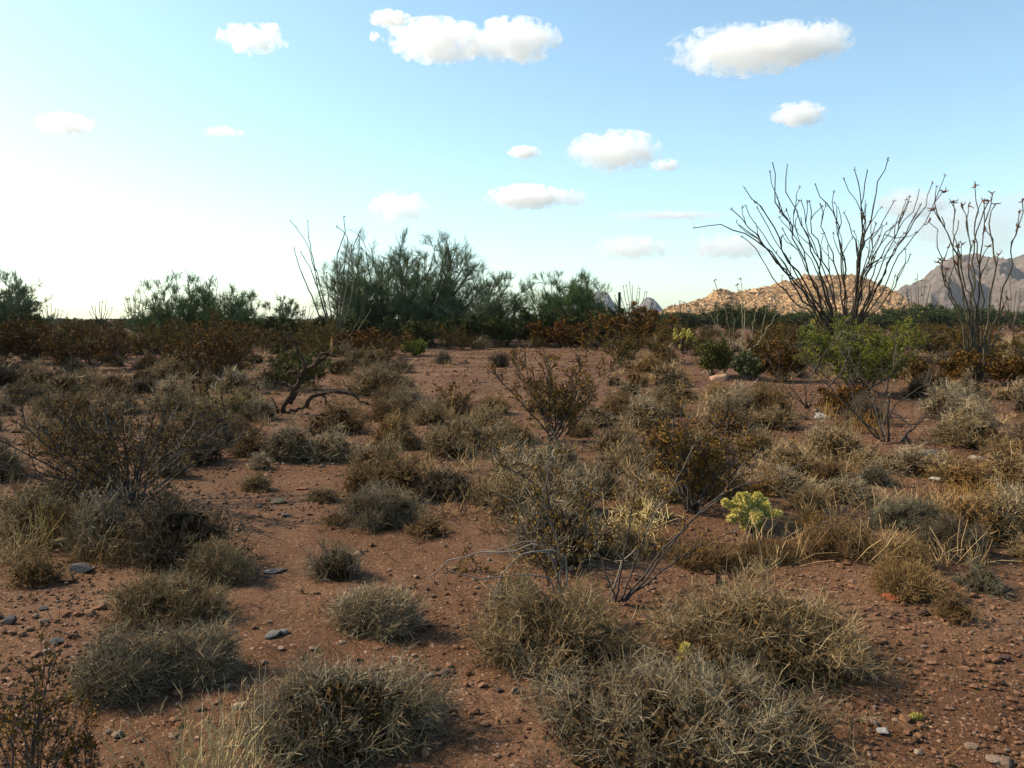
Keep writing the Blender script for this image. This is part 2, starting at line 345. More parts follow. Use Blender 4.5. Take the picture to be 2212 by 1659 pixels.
# ------------------------------------------------------------------ dry mound shrubs
def mound(w, dp, h, n0, n1, n2, nl, r, seed, K=3, tipfuzz=.09):
    rg = np.random.default_rng(seed)
    az = rg.uniform(0, 2 * math.pi, n0); cz = rg.uniform(.0, 1, n0) ** 1.15; sz = np.sqrt(1 - cz * cz)
    lump = .66 + .60 * vnoise(np.cos(az) * sz * 2.6 + 7, np.sin(az) * sz * 2.6 + cz * 2.2, seed % 997)
    E = np.stack([np.cos(az) * sz * w / 2, np.sin(az) * sz * dp / 2, cz * h], -1) * (lump * rg.uniform(.62, .9, n0))[:, None]
    B = np.stack([rg.normal(0, .06 * w, n0), rg.normal(0, .06 * dp, n0), np.full(n0, -.02)], -1)
    t = np.linspace(0, 1, 5)[None, :, None]
    P0 = B[:, None] * (1 - t) + E[:, None] * t + np.array([0, 0, 1]) * (h * .10 * np.sin(t * math.pi) * (rg.random((n0, 1, 1)) - .3))
    P0[:, 1:4] += rg.normal(0, .035 * w, (n0, 3, 3)) * np.array([1, 1, .6])
    s1, d1, i1, t1 = kids(P0, n1, .35, 1.0, .75, .22, .35, rng=rg)
    L1 = h * rg.uniform(.18, .42, len(s1)) * (1.1 - .35 * t1); P1 = grow(s1, d1, L1, 5, .30, .05, rg)
    s2, d2, i2, t2 = kids(P1, n2, .15, 1.0, .95, .16, .2, rng=rg)
    L2 = (tipfuzz + .02 * h) * rg.uniform(.35, 1.5, len(s2)); P2 = grow(s2, d2, L2, K, .32, .03, rg)
    nx = max(8, int(n0 * .9)); sx, dx, _, _ = kids(P1[rg.integers(0, len(P1), nx)], 1, .6, 1, .5, .7, .3, rng=rg); P3 = grow(sx, dx, h * rg.uniform(.12, .34, nx), 5, .2, .04, rg)
    for P in (P1, P2, P3): P[..., 2] = np.maximum(P[..., 2], .004)
    st = MB(); st.tubes(P0, taper(n0, 5, r * 2.6, r * 1.3), 3, tint=rg.random(n0) * .35)
    tw = MB(); tw.ribbons(P1, taper(len(P1), 5, r * 1.15, r * .8), tint=rg.beta(2, 2.6, len(P1)))
    tw.ribbons(P3, taper(nx, 5, r * 1.25, r * .7), tint=rg.uniform(.75, 1, nx))
    cl = vnoise(P1[:, -1, 0] / (w * .16), P1[:, -1, 1] / (w * .16) + P1[:, -1, 2] * 9, seed % 89)
    g = np.repeat(np.clip(.15 + .7 * cl + rg.normal(0, .15, len(P1)), 0, 1), n2); tw.ribbons(P2, taper(len(P2), K, r * .9, r * .55), tint=np.clip(g * .6 + rg.random(len(P2)) * .45, 0, 1))
    lf = MB()
    if nl:
        sel = P2[rg.random(len(P2)) < .25 + .9 * np.repeat(cl, n2)]
        s3, d3, _, _ = kids(sel, nl, .0, 1.0, 1.0, 0, rng=rg); n = len(s3)
        k = rg.uniform(.6, 1.6, n)[:, None] * max(r, .0009) * 3.4
        q = norm(rg.normal(0, 1, (n, 3))); lf.leaves(s3 + d3 * .004, d3 * k * 1.5, norm(np.cross(d3, q)) * k, tint=np.clip(rg.random(n), 0, 1))
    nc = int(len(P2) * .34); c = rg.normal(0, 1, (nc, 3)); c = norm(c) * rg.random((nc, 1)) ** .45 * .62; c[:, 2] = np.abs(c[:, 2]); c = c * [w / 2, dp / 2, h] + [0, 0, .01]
    k = max(r, .001) * 10 * rg.uniform(.6, 1.6, (nc, 1)); u = norm(rg.normal(0, 1, (nc, 3))); lf.leaves(c, u * k * 1.4, norm(np.cross(u, rg.normal(0, 1, (nc, 3)))) * k, tint=rg.random(nc) * .6)  # extra dark-tinted leaves added in the core to deepen the mound's inner shade
    return st, tw, lf
STY = {'grey': (1.0, .98, .90), 'tan': (1.1, .97, .74), 'straw': (1.15, .90, .54), 'brown': (.82, .62, .40), 'pale': (1.4, 1.34, 1.22), 'dark': (.48, .45, .41), 'olive': (.62, .60, .33), 'sage': (.62, .68, .66)}
LIB = []
for k in range(9):
    st, tw, lf = mound(.8, .72, .42, 48, 9, 8, 1, .0013, 100 + k, K=2, tipfuzz=.058)
    LIB.append((st.mesh('stems', M['grey_stem']), tw.mesh('twigs', M['dry_twig']), lf.mesh('leaves', M['dry_leaf'])))
FARLIB = []
for k in range(6):
    st, tw, lf = mound(.8, .75, .46, 30, 8, 6, 1, .0032, 140 + k, K=2, tipfuzz=.07)
    mb = MB()
    for part, mi in ((tw, 0), (lf, 1)):
        mb.merge(part, mi)
    FARLIB.append(mb.mesh('mound', [M['dry_twig'], M['dry_leaf']]))
PLANTED = []
def shrub(cx, by, w, h, style, label, group='dry mound shrubs on the desert floor', name='dry_shrub', cat='shrub', leaf=1.0):
    p = at(cx, by); Wm = w * p[1] / F; c = p + np.array([0, .33 * Wm * .8, 0]); Wm = w * c[1] / F
    top = loc(cx, by - h, c[1]); c[2] = float(height(c[0], c[1])); Hm = max(top[2] - c[2], .10)
    rz = float(RNG.uniform(0, 6.28)); colr = np.array(STY[style]) * RNG.uniform(.9, 1.1)
    PLANTED.append((c[0], c[1], Wm / 2))
    if c[1] < 6.2 and w > 150:
        big = Wm > .8
        n0 = int(np.clip(80 + 60 * Wm, 90, 165)); seed = int(cx * 7 + by)
        st, tw, lf = mound(Wm * 1.2, Wm * .95, Hm * .93, n0, 12, 10, 1, .00072, seed, K=2, tipfuzz=.055)
        ms = (st.mesh('stems', M['grey_stem']), tw.mesh('twigs', M['dry_twig']), lf.mesh('leaves', M['dry_leaf'])); sc = (1, 1, 1); rz = 0
    else:
        ms = LIB[int(RNG.integers(len(LIB)))]; sc = (Wm / .70, Wm / .74, Hm / .42)
    o = obj(name, None, l=c, rz=rz, sc=sc); tag(o, label, cat, group)
    o.empty_display_size = .1
    obj('stems', ms[0], o); obj('twigs', ms[1], o, colr); obj('leaves', ms[2], o, colr * leaf)
    return o
SHRUBS = [
 (1525, 1705, 850, 262, 'grey', 'huge grey-tan dry mound shrub cut off by the bottom edge'),
 (1690, 1478, 540, 268, 'tan', 'large dry mound shrub with a cactus joint at its left foot'),
 (1195, 1452, 400, 215, 'tan', 'dark-centred dry mound shrub under the leaning creosote'),
 (712, 1645, 480, 258, 'grey', 'big rounded grey shrub at the bottom edge beside pale grass stalks'),
 (235, 1512, 230, 155, 'grey', 'grey mound shrub with a deep dark hollow at its base, lower left'),
 (412, 1472, 165, 130, 'pale', 'whitish wispy shrub touching the grey hollow-based mound at lower left'),
 (338, 1358, 290, 125, 'tan', 'wide tan mound shrub left of the sandy path, between two smaller ones'),
 (448, 1262, 160, 90, 'tan', 'small tan shrub at the path edge, just behind the wide tan mound'),
 (800, 1372, 205, 125, 'pale', 'pale tousled mound shrub alone on the soil above the bottom grey shrub'),
 (718, 1255, 140, 100, 'grey', 'compact upright grey shrub alone in the middle of the sandy path'),
 (335, 1208, 220, 125, 'brown', 'brown dry shrub with black shaded base below the wide left creosote'),
 (52, 1268, 140, 85, 'straw', 'yellowish dry shrub at the left edge beside the blue-grey rock'),
 (818, 1142, 185, 112, 'grey', 'grey-green mound shrub with dark base on the far side of the sandy path'),
 (962, 1082, 170, 85, 'dark', 'dark-stemmed shrub right behind the grey-green mound by the path'),
 (1050, 1092, 90, 55, 'tan', 'low tan shrub on bare soil left of the sparse leaning creosote'),
 (1195, 1018, 160, 75, 'sage', 'bluish grey mound shrub at the foot of the middle creosote'),
 (1290, 1068, 150, 75, 'grey', 'soft grey shrub between the two middle creosotes'),
 (1330, 985, 120, 65, 'tan', 'tan shrub right behind the foot of the middle creosote'),
 (612, 1000, 160, 108, 'grey', 'grey mound with dark lower half beside the dead cactus branches'),
 (558, 1015, 62, 40, 'pale', 'tiny whitish shrub next to a pale stone by the path'),
 (545, 1062, 95, 48, 'tan', 'low tan shrub at the right tip of the wide left creosote'),
 (715, 942, 165, 85, 'brown', 'brown mound shrub under the long dead cactus branch'),
 (965, 992, 130, 75, 'tan', 'broad tan shrub on the stony patch left of the middle creosote'),
 (880, 972, 90, 48, 'tan', 'low tan tuft on the gravel left of the broad tan shrub'),
 (790, 1002, 62, 34, 'grey', 'tiny grey tuft alone on the sandy path'),
 (830, 978, 44, 32, 'straw', 'tiny straw-coloured tuft on the gravel near the path'),
 (818, 858, 160, 80, 'tan', 'pale tan mound shrub at the left side of the stony clearing'),
 (862, 806, 70, 36, 'dark', 'small dark grey shrub at the upper left of the stony clearing'),
 (775, 792, 90, 45, 'olive', 'yellow-green low shrub right of the pale left ocotillo'),
 (978, 900, 100, 62, 'brown', 'brown shrub wrapped around the foot of the thin small creosote'),
 (958, 786, 48, 38, 'grey', 'small grey twiggy shrub at the far side of the stony clearing'),
 (1080, 794, 58, 42, 'dark', 'round dark grey shrub alone in the stony clearing'),
 (1405, 806, 95, 46, 'straw', 'straw-coloured tuft shrub at the right side of the stony clearing, the farthest of three'),
 (1456, 826, 90, 42, 'straw', 'straw-coloured tuft shrub left of the brown boulder'),
 (1462, 868, 150, 48, 'tan', 'wide low tan shrub behind the right middle creosote'),
 (1420, 905, 110, 44, 'grey', 'greyish low shrub on the gravel above the right middle creosote'),
 (1570, 868, 115, 48, 'straw', 'straw-coloured mound in front of the brown boulder'),
 (1665, 872, 100, 48, 'dark', 'dark grey shrub left of the small bare black shrub'),
 (1690, 930, 125, 56, 'tan', 'tan mound shrub left of the white block of rock'),
 (1822, 998, 185, 96, 'tan', 'wide tan shrub at the foot of the bare forked branches'),
 (2075, 915, 150, 88, 'grey', 'grey mound shrub with dark heart below the right ocotillo'),
 (2135, 975, 200, 80, 'tan', 'wide soft tan shrub at the right edge below the grey dark-hearted mound'),
 (2030, 1018, 110, 50, 'tan', 'tan shrub beside the pale slab rock at right'),
 (2120, 1058, 190, 78, 'straw', 'straw yellow grassy shrub at the right edge below the pale rocks'),
 (1700, 1062, 165, 62, 'pale', 'pale low shrub right of the creosote behind the yellow cactus'),
 (1850, 1095, 190, 75, 'grey', 'grey tangled shrub in the middle right, behind the low brown tangle'),
 (1900, 1050, 90, 55, 'sage', 'bluish white twiggy shrub above the grey tangle at right'),
 (1990, 1150, 180, 80, 'sage', 'bluish grey shrub among the tangle right of centre'),
 (2075, 1205, 160, 92, 'dark', 'dark round shrub with shaded base near the right edge'),
 (1540, 1232, 200, 58, 'brown', 'brown low shrub just below the left side of the yellow cactus'),
 (1665, 1218, 170, 48, 'brown', 'brown dry shrub in front of the yellow cactus foot'),
 (1835, 1205, 190, 85, 'brown', 'brown tangled shrub right of the yellow cactus, behind the large mound'),
 (1960, 1228, 150, 75, 'straw', 'straw brown shrub below the bluish grey tangle'),
 (1985, 1295, 170, 85, 'straw', 'straw-coloured shrub over the flat red rock'),
 (2140, 1282, 130, 70, 'sage', 'bluish spiky shrub at the right edge above the gravel'),
 (2075, 1345, 105, 66, 'brown', 'thin brown shrub alone on the gravel at right'),
 (60, 835, 120, 58, 'tan', 'tan mound shrub at the left edge below the leftmost tree'),
 (150, 845, 110, 50, 'tan', 'tan mound shrub second from the left edge'),
 (235, 850, 80, 55, 'brown', 'brown shrub in the left scrub between two tan mounds'),
 (360, 820, 100, 46, 'tan', 'tan mound shrub under the bare curved branch at left'),
 (300, 850, 90, 40, 'dark', 'dark low shrub in front of the tan mound at left'),
 (500, 905, 120, 55, 'olive', 'olive green low shrub left of the dead cactus'),
 (60, 1120, 150, 70, 'dark', 'dark grey shrub at the left edge under the wide creosote'),
 (150, 1180, 170, 85, 'brown', 'yellow brown shrub between the left edge and the black-based shrub'),
 (110, 1100, 190, 90, 'olive', 'olive shrub under the left arm of the wide creosote'),
 (1255, 945, 80, 45, 'tan', 'small tan shrub right of the middle creosote stems'),
 (1115, 960, 110, 50, 'tan', 'tan shrub left of the middle creosote stems'),
 (1390, 1130, 140, 70, 'tan', 'tan shrub behind the golden straw tangle'),
 (1040, 1215, 1, 1, 'tan', None),
 (1110, 1320, 130, 70, 'pale', 'pale low shrub beneath the arching bare branches'),
 (1330, 1200, 160, 80, 'tan', 'tan shrub in front of the golden straw tangle'),
 (1480, 1000, 130, 60, 'grey', 'grey shrub hidden behind the right middle creosote'),
 (690, 1085, 80, 40, 'tan', 'thin tan tuft on the path, above the compact upright shrub'),
 (725, 1135, 90, 35, 'brown', 'faint brown tuft on the soil left of the grey-green mound'),
 (920, 1160, 130, 45, 'brown', 'sparse rusty tuft on soil right of the grey-green mound'),
 (1200, 1100, 120, 60, 'tan', 'tan shrub between the sparse leaning stems and the bluish mound'),
 (1000, 960, 90, 50, 'grey', 'grey shrub just right of the broad tan shrub on the stony patch'),
]
for e in SHRUBS:
    if e[5]: shrub(*e)

# ------------------------------------------------------------------ creosote bushes
def creosote_parts(w, h, n0, n1, n2, nl, r, leaf, seed, lean=(0, 0), zmin=.25):
    rg = np.random.default_rng(seed)
    az = rg.uniform(0, 2 * math.pi, n0); sp = np.sqrt(rg.uniform(.02, 1, n0))
    E = np.stack([np.cos(az) * sp * w / 2 + lean[0], np.sin(az) * sp * w / 2 + lean[1], h * rg.uniform(.62, 1.0, n0) * (1 - .28 * sp ** 2)], -1)
    B = np.stack([rg.normal(0, .03 * w, n0), rg.normal(0, .03 * w, n0), np.full(n0, -.03)], -1)
    t = np.linspace(0, 1, 8)[None, :, None]; bow = np.array([1, 1, 0]) * (E - B)[:, None]
    P0 = B[:, None] * (1 - t) + E[:, None] * t + bow * (.10 * np.sin(t * math.pi)) * rg.uniform(-1, .9, (n0, 1, 1))
    P0[:, 1:7] += np.cumsum(rg.normal(0, .010 * h, (n0, 6, 3)), 1)
    s1, d1, i1, t1 = kids(P0, n1, zmin, 1, .42, .25, rng=rg); P1 = grow(s1, d1, h * rg.uniform(.16, .34, len(s1)) * (1.2 - .6 * t1), 5, .22, .05, rg)
    s2, d2, i2, t2 = kids(P1, n2, .25, 1, .6, .15, rng=rg); P2 = grow(s2, d2, h * rg.uniform(.05, .13, len(s2)), 3, .3, .05, rg)
    st = MB(); st.tubes(P0, taper(n0, 8, r, r * .45), 5, tint=rg.random(n0) * .8)
    st.ribbons(P1, taper(len(P1), 5, r * .42, r * .22), tint=rg.random(len(P1)) * .8); st.ribbons(P2, taper(len(P2), 3, r * .25, r * .15), tint=rg.random(len(P2)))
    lf = MB(); s3, d3, i3, _ = kids(P2, nl, .2, 1.05, .9, .2, rng=rg); n = len(s3); s3 = s3 + rg.normal(0, leaf * 1.1, (n, 3))
    k = leaf * rg.uniform(.6, 1.4, n)[:, None]; q = norm(rg.normal(0, 1, (n, 3)))
    g = np.repeat(rg.random(len(P1)), n2 * nl)
    lf.leaves(s3, d3 * k, norm(np.cross(d3, q)) * k, tint=np.clip(.5 * g + .55 * rg.random(n), 0, 1))
    return st, lf
def creosote(cx, by, w, h, label, n=(16, 7, 5, 9), color=(1, 1, 1), lean=(0, 0), group='creosote bushes among the dry shrubs', r=None, leaf=None, mat='creo_leaf', name='creosote_bush', seed=None, zmin=.25):
    p = at(cx, by); Hm = loc(cx, by - h, p[1])[2] - p[2]; Wm = w * p[1] / F
    st, lf = creosote_parts(Wm, Hm, n[0], n[1], n[2], n[3], r or Hm * .009, leaf or max(.008, p[1] * .0011), seed or int(cx * 3 + by), (lean[0] * Wm, lean[1] * Wm), zmin)
    o = obj(name, None, l=p); tag(o, label, 'bush', group); o.empty_display_size = .1
    obj('stems', st.mesh('stems', M['grey_stem']), o); obj('leaves', lf.mesh('leaves', M[mat]), o, color)
    PLANTED.append((p[0], p[1], Wm * .2)); return o
creosote(1192, 952, 285, 218, 'open orange-brown creosote standing in the middle on the stony ground', (17, 8, 5, 12))
creosote(1495, 1104, 310, 254, 'dense rusty creosote just behind the yellow cactus', (22, 10, 5, 13))
creosote(268, 1092, 600, 262, 'wide low dark creosote fanning out over the left side', (40, 8, 5, 8), color=(.66, .66, .6))
creosote(978, 898, 130, 85, 'small thin creosote with few leaves left of the middle one', (7, 5, 4, 5), color=(.9, .9, .9))
creosote(466, 832, 250, 142, 'brown creosote in front of the dark left palo verde', (20, 8, 5, 10), color=(.7, .62, .6), mat='creo_leaf')
creosote(1362, 752, 215, 86, 'broad rusty creosote in front of the steel post', (24, 9, 6, 9), color=(.72, .68, .6))
creosote(60, 785, 190, 95, 'dark creosote at the left edge under the leftmost tree', (20, 8, 6, 9), color=(.5, .45, .45))
creosote(190, 800, 200, 100, 'brown creosote in the left scrub right of the leftmost tree', (18, 8, 6, 8), color=(.6, .5, .45))
creosote(640, 842, 150, 85, 'green-brown broom-like bush behind the dead cactus', (26, 9, 5, 6), color=(.95, .82, .42), mat='green_leaf')
creosote(1538, 812, 92, 78, 'green-brown broom bush left of the brown boulder', (26, 9, 5, 6), color=(1.0, .86, .42), mat='green_leaf')
creosote(1626, 822, 85, 62, 'blue-grey leafy bush at the foot of the thin pale ocotillo', (22, 9, 6, 8), color=(.95, 1.0, 1.2), mat='green_leaf', name='grey_bush')
creosote(1690, 825, 150, 100, 'rusty brown bush between the pale and the big ocotillo', (22, 9, 5, 9), color=(.66, .62, .55))
creosote(2030, 830, 180, 75, 'rusty brown bush left of the right ocotillo foot', (22, 9, 5, 9), color=(.66, .62, .55))
creosote(2165, 835, 110, 70, 'brown bush right of the right ocotillo foot', (20, 8, 5, 8), color=(.66, .62, .55))
creosote(1855, 852, 250, 165, 'bright green leafy bush hiding the foot of the big ocotillo', (34, 11, 7, 17), color=(1.9, 1.8, .55), mat='green_leaf', name='green_bush', leaf=.012)
creosote(1830, 900, 150, 70, 'dark rusty bush below the bright green bush', (20, 8, 5, 8), color=(.6, .5, .4))
creosote(800, 768, 220, 62, 'rusty creosote below the large palo verde', (22, 8, 6, 8), color=(.6, .5, .42))
creosote(1215, 752, 160, 62, 'rusty creosote below the upright green palo verde', (20, 8, 6, 8), color=(.65, .52, .42))
creosote(895, 768, 62, 34, 'small yellow-green tuft at the far left of the stony clearing', (36, 6, 4, 5), color=(2.0, 1.9, .8), mat='green_leaf', name='green_tuft')
creosote(60, 1800, 270, 420, 'sparse near creosote at the bottom left corner', (9, 6, 4, 8), color=(.62, .62, .5), r=.0042, leaf=.0055)
creosote(215, 1780, 230, 240, 'low spray of near creosote twigs at the bottom edge left', (6, 6, 4, 8), color=(.68, .62, .48), r=.004, leaf=.0055)
creosote(835, 745, 300, 75, 'dark scrub under the large palo verde crown', (24, 9, 6, 8), color=(.6, .6, .4), mat='green_leaf', name='under_scrub')
for (cx_, by_, w_, h_, lab_) in [(735, 748, 130, 66, 'dark green thicket at the foot of the slender pale ocotillo'), (905, 750, 170, 62, 'dark green thicket under the right half of the large palo verde'),
    (1000, 746, 150, 64, 'dark thicket between the large palo verde and the low spreading one'), (1090, 748, 150, 70, 'dark green thicket under the low spreading palo verde'), (1160, 747, 130, 70, 'dark green thicket left of the upright green palo verde'),
    (1240, 744, 170, 78, 'dense green thicket under the upright green palo verde'), (1305, 746, 120, 80, 'green thicket between the upright palo verde and the steel post'), (400, 742, 170, 58, 'dark thicket under the left half of the dark left palo verde'),
    (510, 742, 150, 56, 'dark thicket under the right half of the dark left palo verde'), (600, 742, 120, 55, 'low green thicket under the small round bare-crowned tree'), (20, 738, 140, 70, 'dark thicket under the palo verde cut off by the left edge')]:
    creosote(cx_, by_, w_, h_, lab_, (26, 9, 6, 12), leaf=.042, color=(.66, .66, .42), mat='green_leaf', name='under_scrub', group='thickets under the palo verdes')
creosote(1760, 795, 120, 90, 'olive bush at the left foot of the big ocotillo', (24, 9, 5, 8), color=(.9, 1.0, .6), mat='green_leaf', name='green_bush')

# traced stems: a shrub or branch drawn stem by stem, with its own depth
def traced(paths, Y, base, depth, r0, r1, K=14, rng=RNG, wob=.006, sides=5):
    out = []
    for pts in paths:
        c = catmull(pts, K); dy = rng.uniform(-depth, depth); t = np.linspace(0, 1, K)
        L = np.array([loc(c[k, 0], c[k, 1], Y + dy * t[k] ** 1.2) for k in range(K)])
        L[1:-1] += rng.normal(0, wob, (K - 2, 3)); out.append(L - base)
    return np.array(out)
def zoomed(z, ox, oy, s): return [[(ox + a * s, oy + b * s) for a, b in p] for p in z]

def stem_parts(P, r0, r1, rg, parent, name='stem', mat='grey_stem', color=(1, 1, 1), lo=.2):
    for p in P:
        mb = MB(); mb.tubes(p[None], taper(1, P.shape[1], r0, r1), 5, tint=rg.uniform(lo, 1)); obj(name, mb.mesh(name, M[mat]), parent, color)
# leaning creosote in the foreground
def leaning():
    rg = np.random.default_rng(5)
    base = at(1345, 1305); Y = base[1]
    paths = [[(1322, 1300), (1326, 1288), (1337, 1231), (1387, 1161), (1437, 1075), (1474, 1014), (1500, 960)],
             [(1345, 1300), (1400, 1230), (1474, 1145), (1560, 1070), (1640, 1040), (1741, 1001)],
             [(1350, 1300), (1415, 1225), (1480, 1140), (1558, 1071), (1585, 1028), (1640, 995)],
             [(1330, 1300), (1350, 1200), (1362, 1110), (1378, 1030), (1400, 985)],
             [(1330, 1300), (1310, 1240), (1290, 1180), (1282, 1110), (1300, 1060)],
             [(1340, 1300), (1375, 1210), (1400, 1130), (1425, 1080)],
             [(1335, 1300), (1420, 1240), (1510, 1180), (1590, 1150)]]
    P = traced(paths, Y, base, .25, 0, 0, rng=rg)
    st = MB()
    s1, d1, _, t1 = kids(P, 9, .35, 1, .45, .15, rng=rg); P1 = grow(s1, d1, rg.uniform(.08, .2, len(s1)), 5, .25, .05, rg); st.tubes(P1, taper(len(P1), 5, .0026, .0013), 3)
    sel = np.concatenate([P1[27:63], P1[:12]]); s2, d2, _, _ = kids(sel, 5, .2, 1, .6, .2, rng=rg); P2 = grow(s2, d2, rg.uniform(.03, .07, len(s2)), 3, .3, .05, rg); st.tubes(P2, taper(len(P2), 3, .0014, .0009), 3)
    lf = MB(); s3, d3, _, _ = kids(P2, 8, .1, 1.05, .9, .2, rng=rg); n = len(s3); s3 = s3 + rg.normal(0, .007, (n, 3)); k = .0066 * rg.uniform(.6, 1.4, n)[:, None]
    lf.leaves(s3, d3 * k, norm(np.cross(d3, norm(rg.normal(0, 1, (n, 3))))) * k)
    o = obj('creosote_bush', None, l=base); tag(o, 'creosote with long bare stems leaning right across the rusty bush', 'bush', 'creosote bushes among the dry shrubs')
    stem_parts(P, .0068, .0022, rg, o); obj('twigs', st.mesh('twigs', M['grey_stem']), o); obj('leaves', lf.mesh('leaves', M['creo_leaf']), o)
    # its sparse neighbour with arching bare branches
    base = at(1212, 1345); Y = base[1]
    up = [[(1214, 1345), (1218, 1240), (1197, 1181), (1194, 1110), (1180, 1050), (1165, 1000), (1150, 960)],
          [(1212, 1345), (1200, 1190), (1165, 1120), (1150, 1040), (1075, 1000), (1050, 960), (1010, 912)],
          [(1216, 1345), (1205, 1180), (1180, 1100), (1175, 1030), (1195, 975)],
          [(1210, 1345), (1180, 1240), (1150, 1180), (1120, 1120), (1100, 1060)],
          [(1218, 1345), (1250, 1240), (1270, 1180), (1262, 1110), (1285, 1075)],
          [(1214, 1345), (1170, 1280), (1120, 1260), (1060, 1240), (1000, 1230)]]
    ar = [[(1222, 1345), (1222, 1232), (1205, 1190), (1150, 1192), (1095, 1225), (1065, 1290)],
          [(1212, 1345), (1200, 1230), (1170, 1178), (1090, 1193), (1000, 1196), (955, 1222), (925, 1250)],
          [(1210, 1345), (1185, 1250), (1130, 1240), (1050, 1246), (965, 1232)],
          [(1210, 1345), (1160, 1265), (1100, 1262), (1062, 1300), (1040, 1350)],
          [(1216, 1345), (1196, 1200), (1140, 1172), (1065, 1195), (1040, 1205)]]
    Pu = traced(up, Y, base, .22, 0, 0, rng=rg); Pa = traced(ar, Y, base, .2, 0, 0, rng=rg)
    st = MB()
    s1, d1, _, _ = kids(Pu, 11, .3, 1, .55, .15, rng=rg); P1 = grow(s1, d1, rg.uniform(.07, .19, len(s1)), 5, .25, .05, rg); st.tubes(P1, taper(len(P1), 5, .0024, .0012), 3)
    s2, d2, _, _ = kids(P1, 5, .2, 1, .6, .2, rng=rg); P2 = grow(s2, d2, rg.uniform(.025, .06, len(s2)), 3, .3, .05, rg); st.tubes(P2, taper(len(P2), 3, .0013, .0009), 3)
    lf = MB(); s3, d3, _, _ = kids(P2, 8, .1, 1.05, .9, .2, rng=rg); n = len(s3); s3 = s3 + rg.normal(0, .006, (n, 3)); k = .0066 * rg.uniform(.6, 1.4, n)[:, None]
    lf.leaves(s3, d3 * k, norm(np.cross(d3, norm(rg.normal(0, 1, (n, 3))))) * k)
    s4, d4, _, _ = kids(Pa, 5, .3, 1, .5, -.1, rng=rg); P4 = grow(s4, d4, rg.uniform(.05, .16, len(s4)), 5, .25, -.05, rg)
    ab = MB(); ab.tubes(P4, taper(len(P4), 5, .0025, .0012), 3, tint=.9)
    o = obj('creosote_bush', None, l=base); tag(o, 'sparse upright creosote with arching bare branches to its left, front centre', 'bush', 'creosote bushes among the dry shrubs')
    stem_parts(Pu, .0065, .002, rg, o); obj('twigs', st.mesh('twigs', M['grey_stem']), o); obj('leaves', lf.mesh('leaves', M['creo_leaf']), o); stem_parts(Pa, .0065, .003, rg, o, 'bare_branch', color=(1.2, 1.2, 1.25), lo=.6); obj('twigs', ab.mesh('twigs', M['grey_stem']), o)
leaning()

# bare forked shrubs at right
def bare(label, paths, basepx, r0, n1=6):
    rg = np.random.default_rng(int(basepx[0])); base = at(*basepx); Y = base[1]
    P = traced(paths, Y, base, .5, 0, 0, rng=rg, wob=.012)
    s1, d1, _, t1 = kids(P, n1, .3, 1, .5, .1, rng=rg); P1 = grow(s1, d1, rg.uniform(.15, .5, len(s1)), 6, .22, .05, rg)
    s2, d2, _, _ = kids(P1, 3, .2, 1, .6, .1, rng=rg); P2 = grow(s2, d2, rg.uniform(.08, .25, len(s2)), 4, .25, .03, rg)
    tw = MB(); tw.tubes(P1, taper(len(P1), 6, r0 * .35, r0 * .2), 3); tw.tubes(P2, taper(len(P2), 4, r0 * .2, r0 * .13), 3)
    o = obj('bare_shrub', None, l=base); tag(o, label, 'bush', 'leafless shrubs'); stem_parts(P, r0, r0 * .3, rg, o, color=(.7, .66, .62)); obj('twigs', tw.mesh('twigs', M['grey_stem']), o, (.8, .78, .76))
bare('leafless dark forked shrub in front of the bright green bush', zoomed([
    [(1300, 1315), (1190, 1220), (1080, 1100), (950, 950), (850, 860), (720, 760), (700, 690)], [(1310, 1315), (1305, 1200), (1330, 1100), (1300, 1000)],
    [(1420, 1315), (1480, 1230), (1450, 1180), (1350, 1120), (1310, 1060)], [(1415, 1315), (1485, 1230), (1560, 1160), (1640, 1120), (1700, 1190)],
    [(1330, 1315), (1350, 1120), (1480, 1000), (1580, 930), (1620, 820), (1670, 770)], [(1310, 1315), (1240, 1060), (1220, 970), (1150, 880), (1100, 800)],
    [(1340, 1315), (1330, 1000), (1360, 860), (1420, 780), (1500, 710), (1660, 700)], [(1300, 1315), (1150, 1150), (1100, 1000), (1110, 860)],
    [(950, 950), (1010, 890), (1060, 790), (1130, 590)], [(860, 870), (900, 760), (1010, 660), (1050, 590)]], 1474.7, 516, 1 / 3), (1915, 957), .013)
bare('small black leafless shrub left of the white block of rock', zoomed([
    [(810, 1100), (800, 1000), (850, 900), (830, 800)], [(800, 1100), (760, 1050), (700, 1020), (650, 940), (610, 880)], [(800, 1100), (740, 1000), (690, 950), (680, 850)],
    [(815, 1100), (850, 1020), (900, 960), (930, 880)], [(810, 1100), (790, 960), (770, 880)]], 1474.7, 516, 1 / 3), (1742, 884), .012, 5)
bare('low dead twigs on the soil right of the yellow cactus', zoomed([
    [(670, 930), (800, 900), (900, 840), (1000, 810), (1120, 790)], [(680, 935), (740, 890), (820, 880), (880, 850), (950, 770)], [(690, 930), (800, 910), (860, 870), (930, 845)]], 1474.7, 848, 1 / 3), (1700, 1160), .007, 3)
bare('pale curved dead branch in the left scrub', zoomed([
    [(930, 835), (880, 800), (840, 750), (800, 720)], [(930, 835), (870, 810), (760, 790), (690, 760), (600, 800)], [(930, 835), (980, 780), (1030, 720)]], 0, 516, 1 / 3), (312, 797), .018, 3)

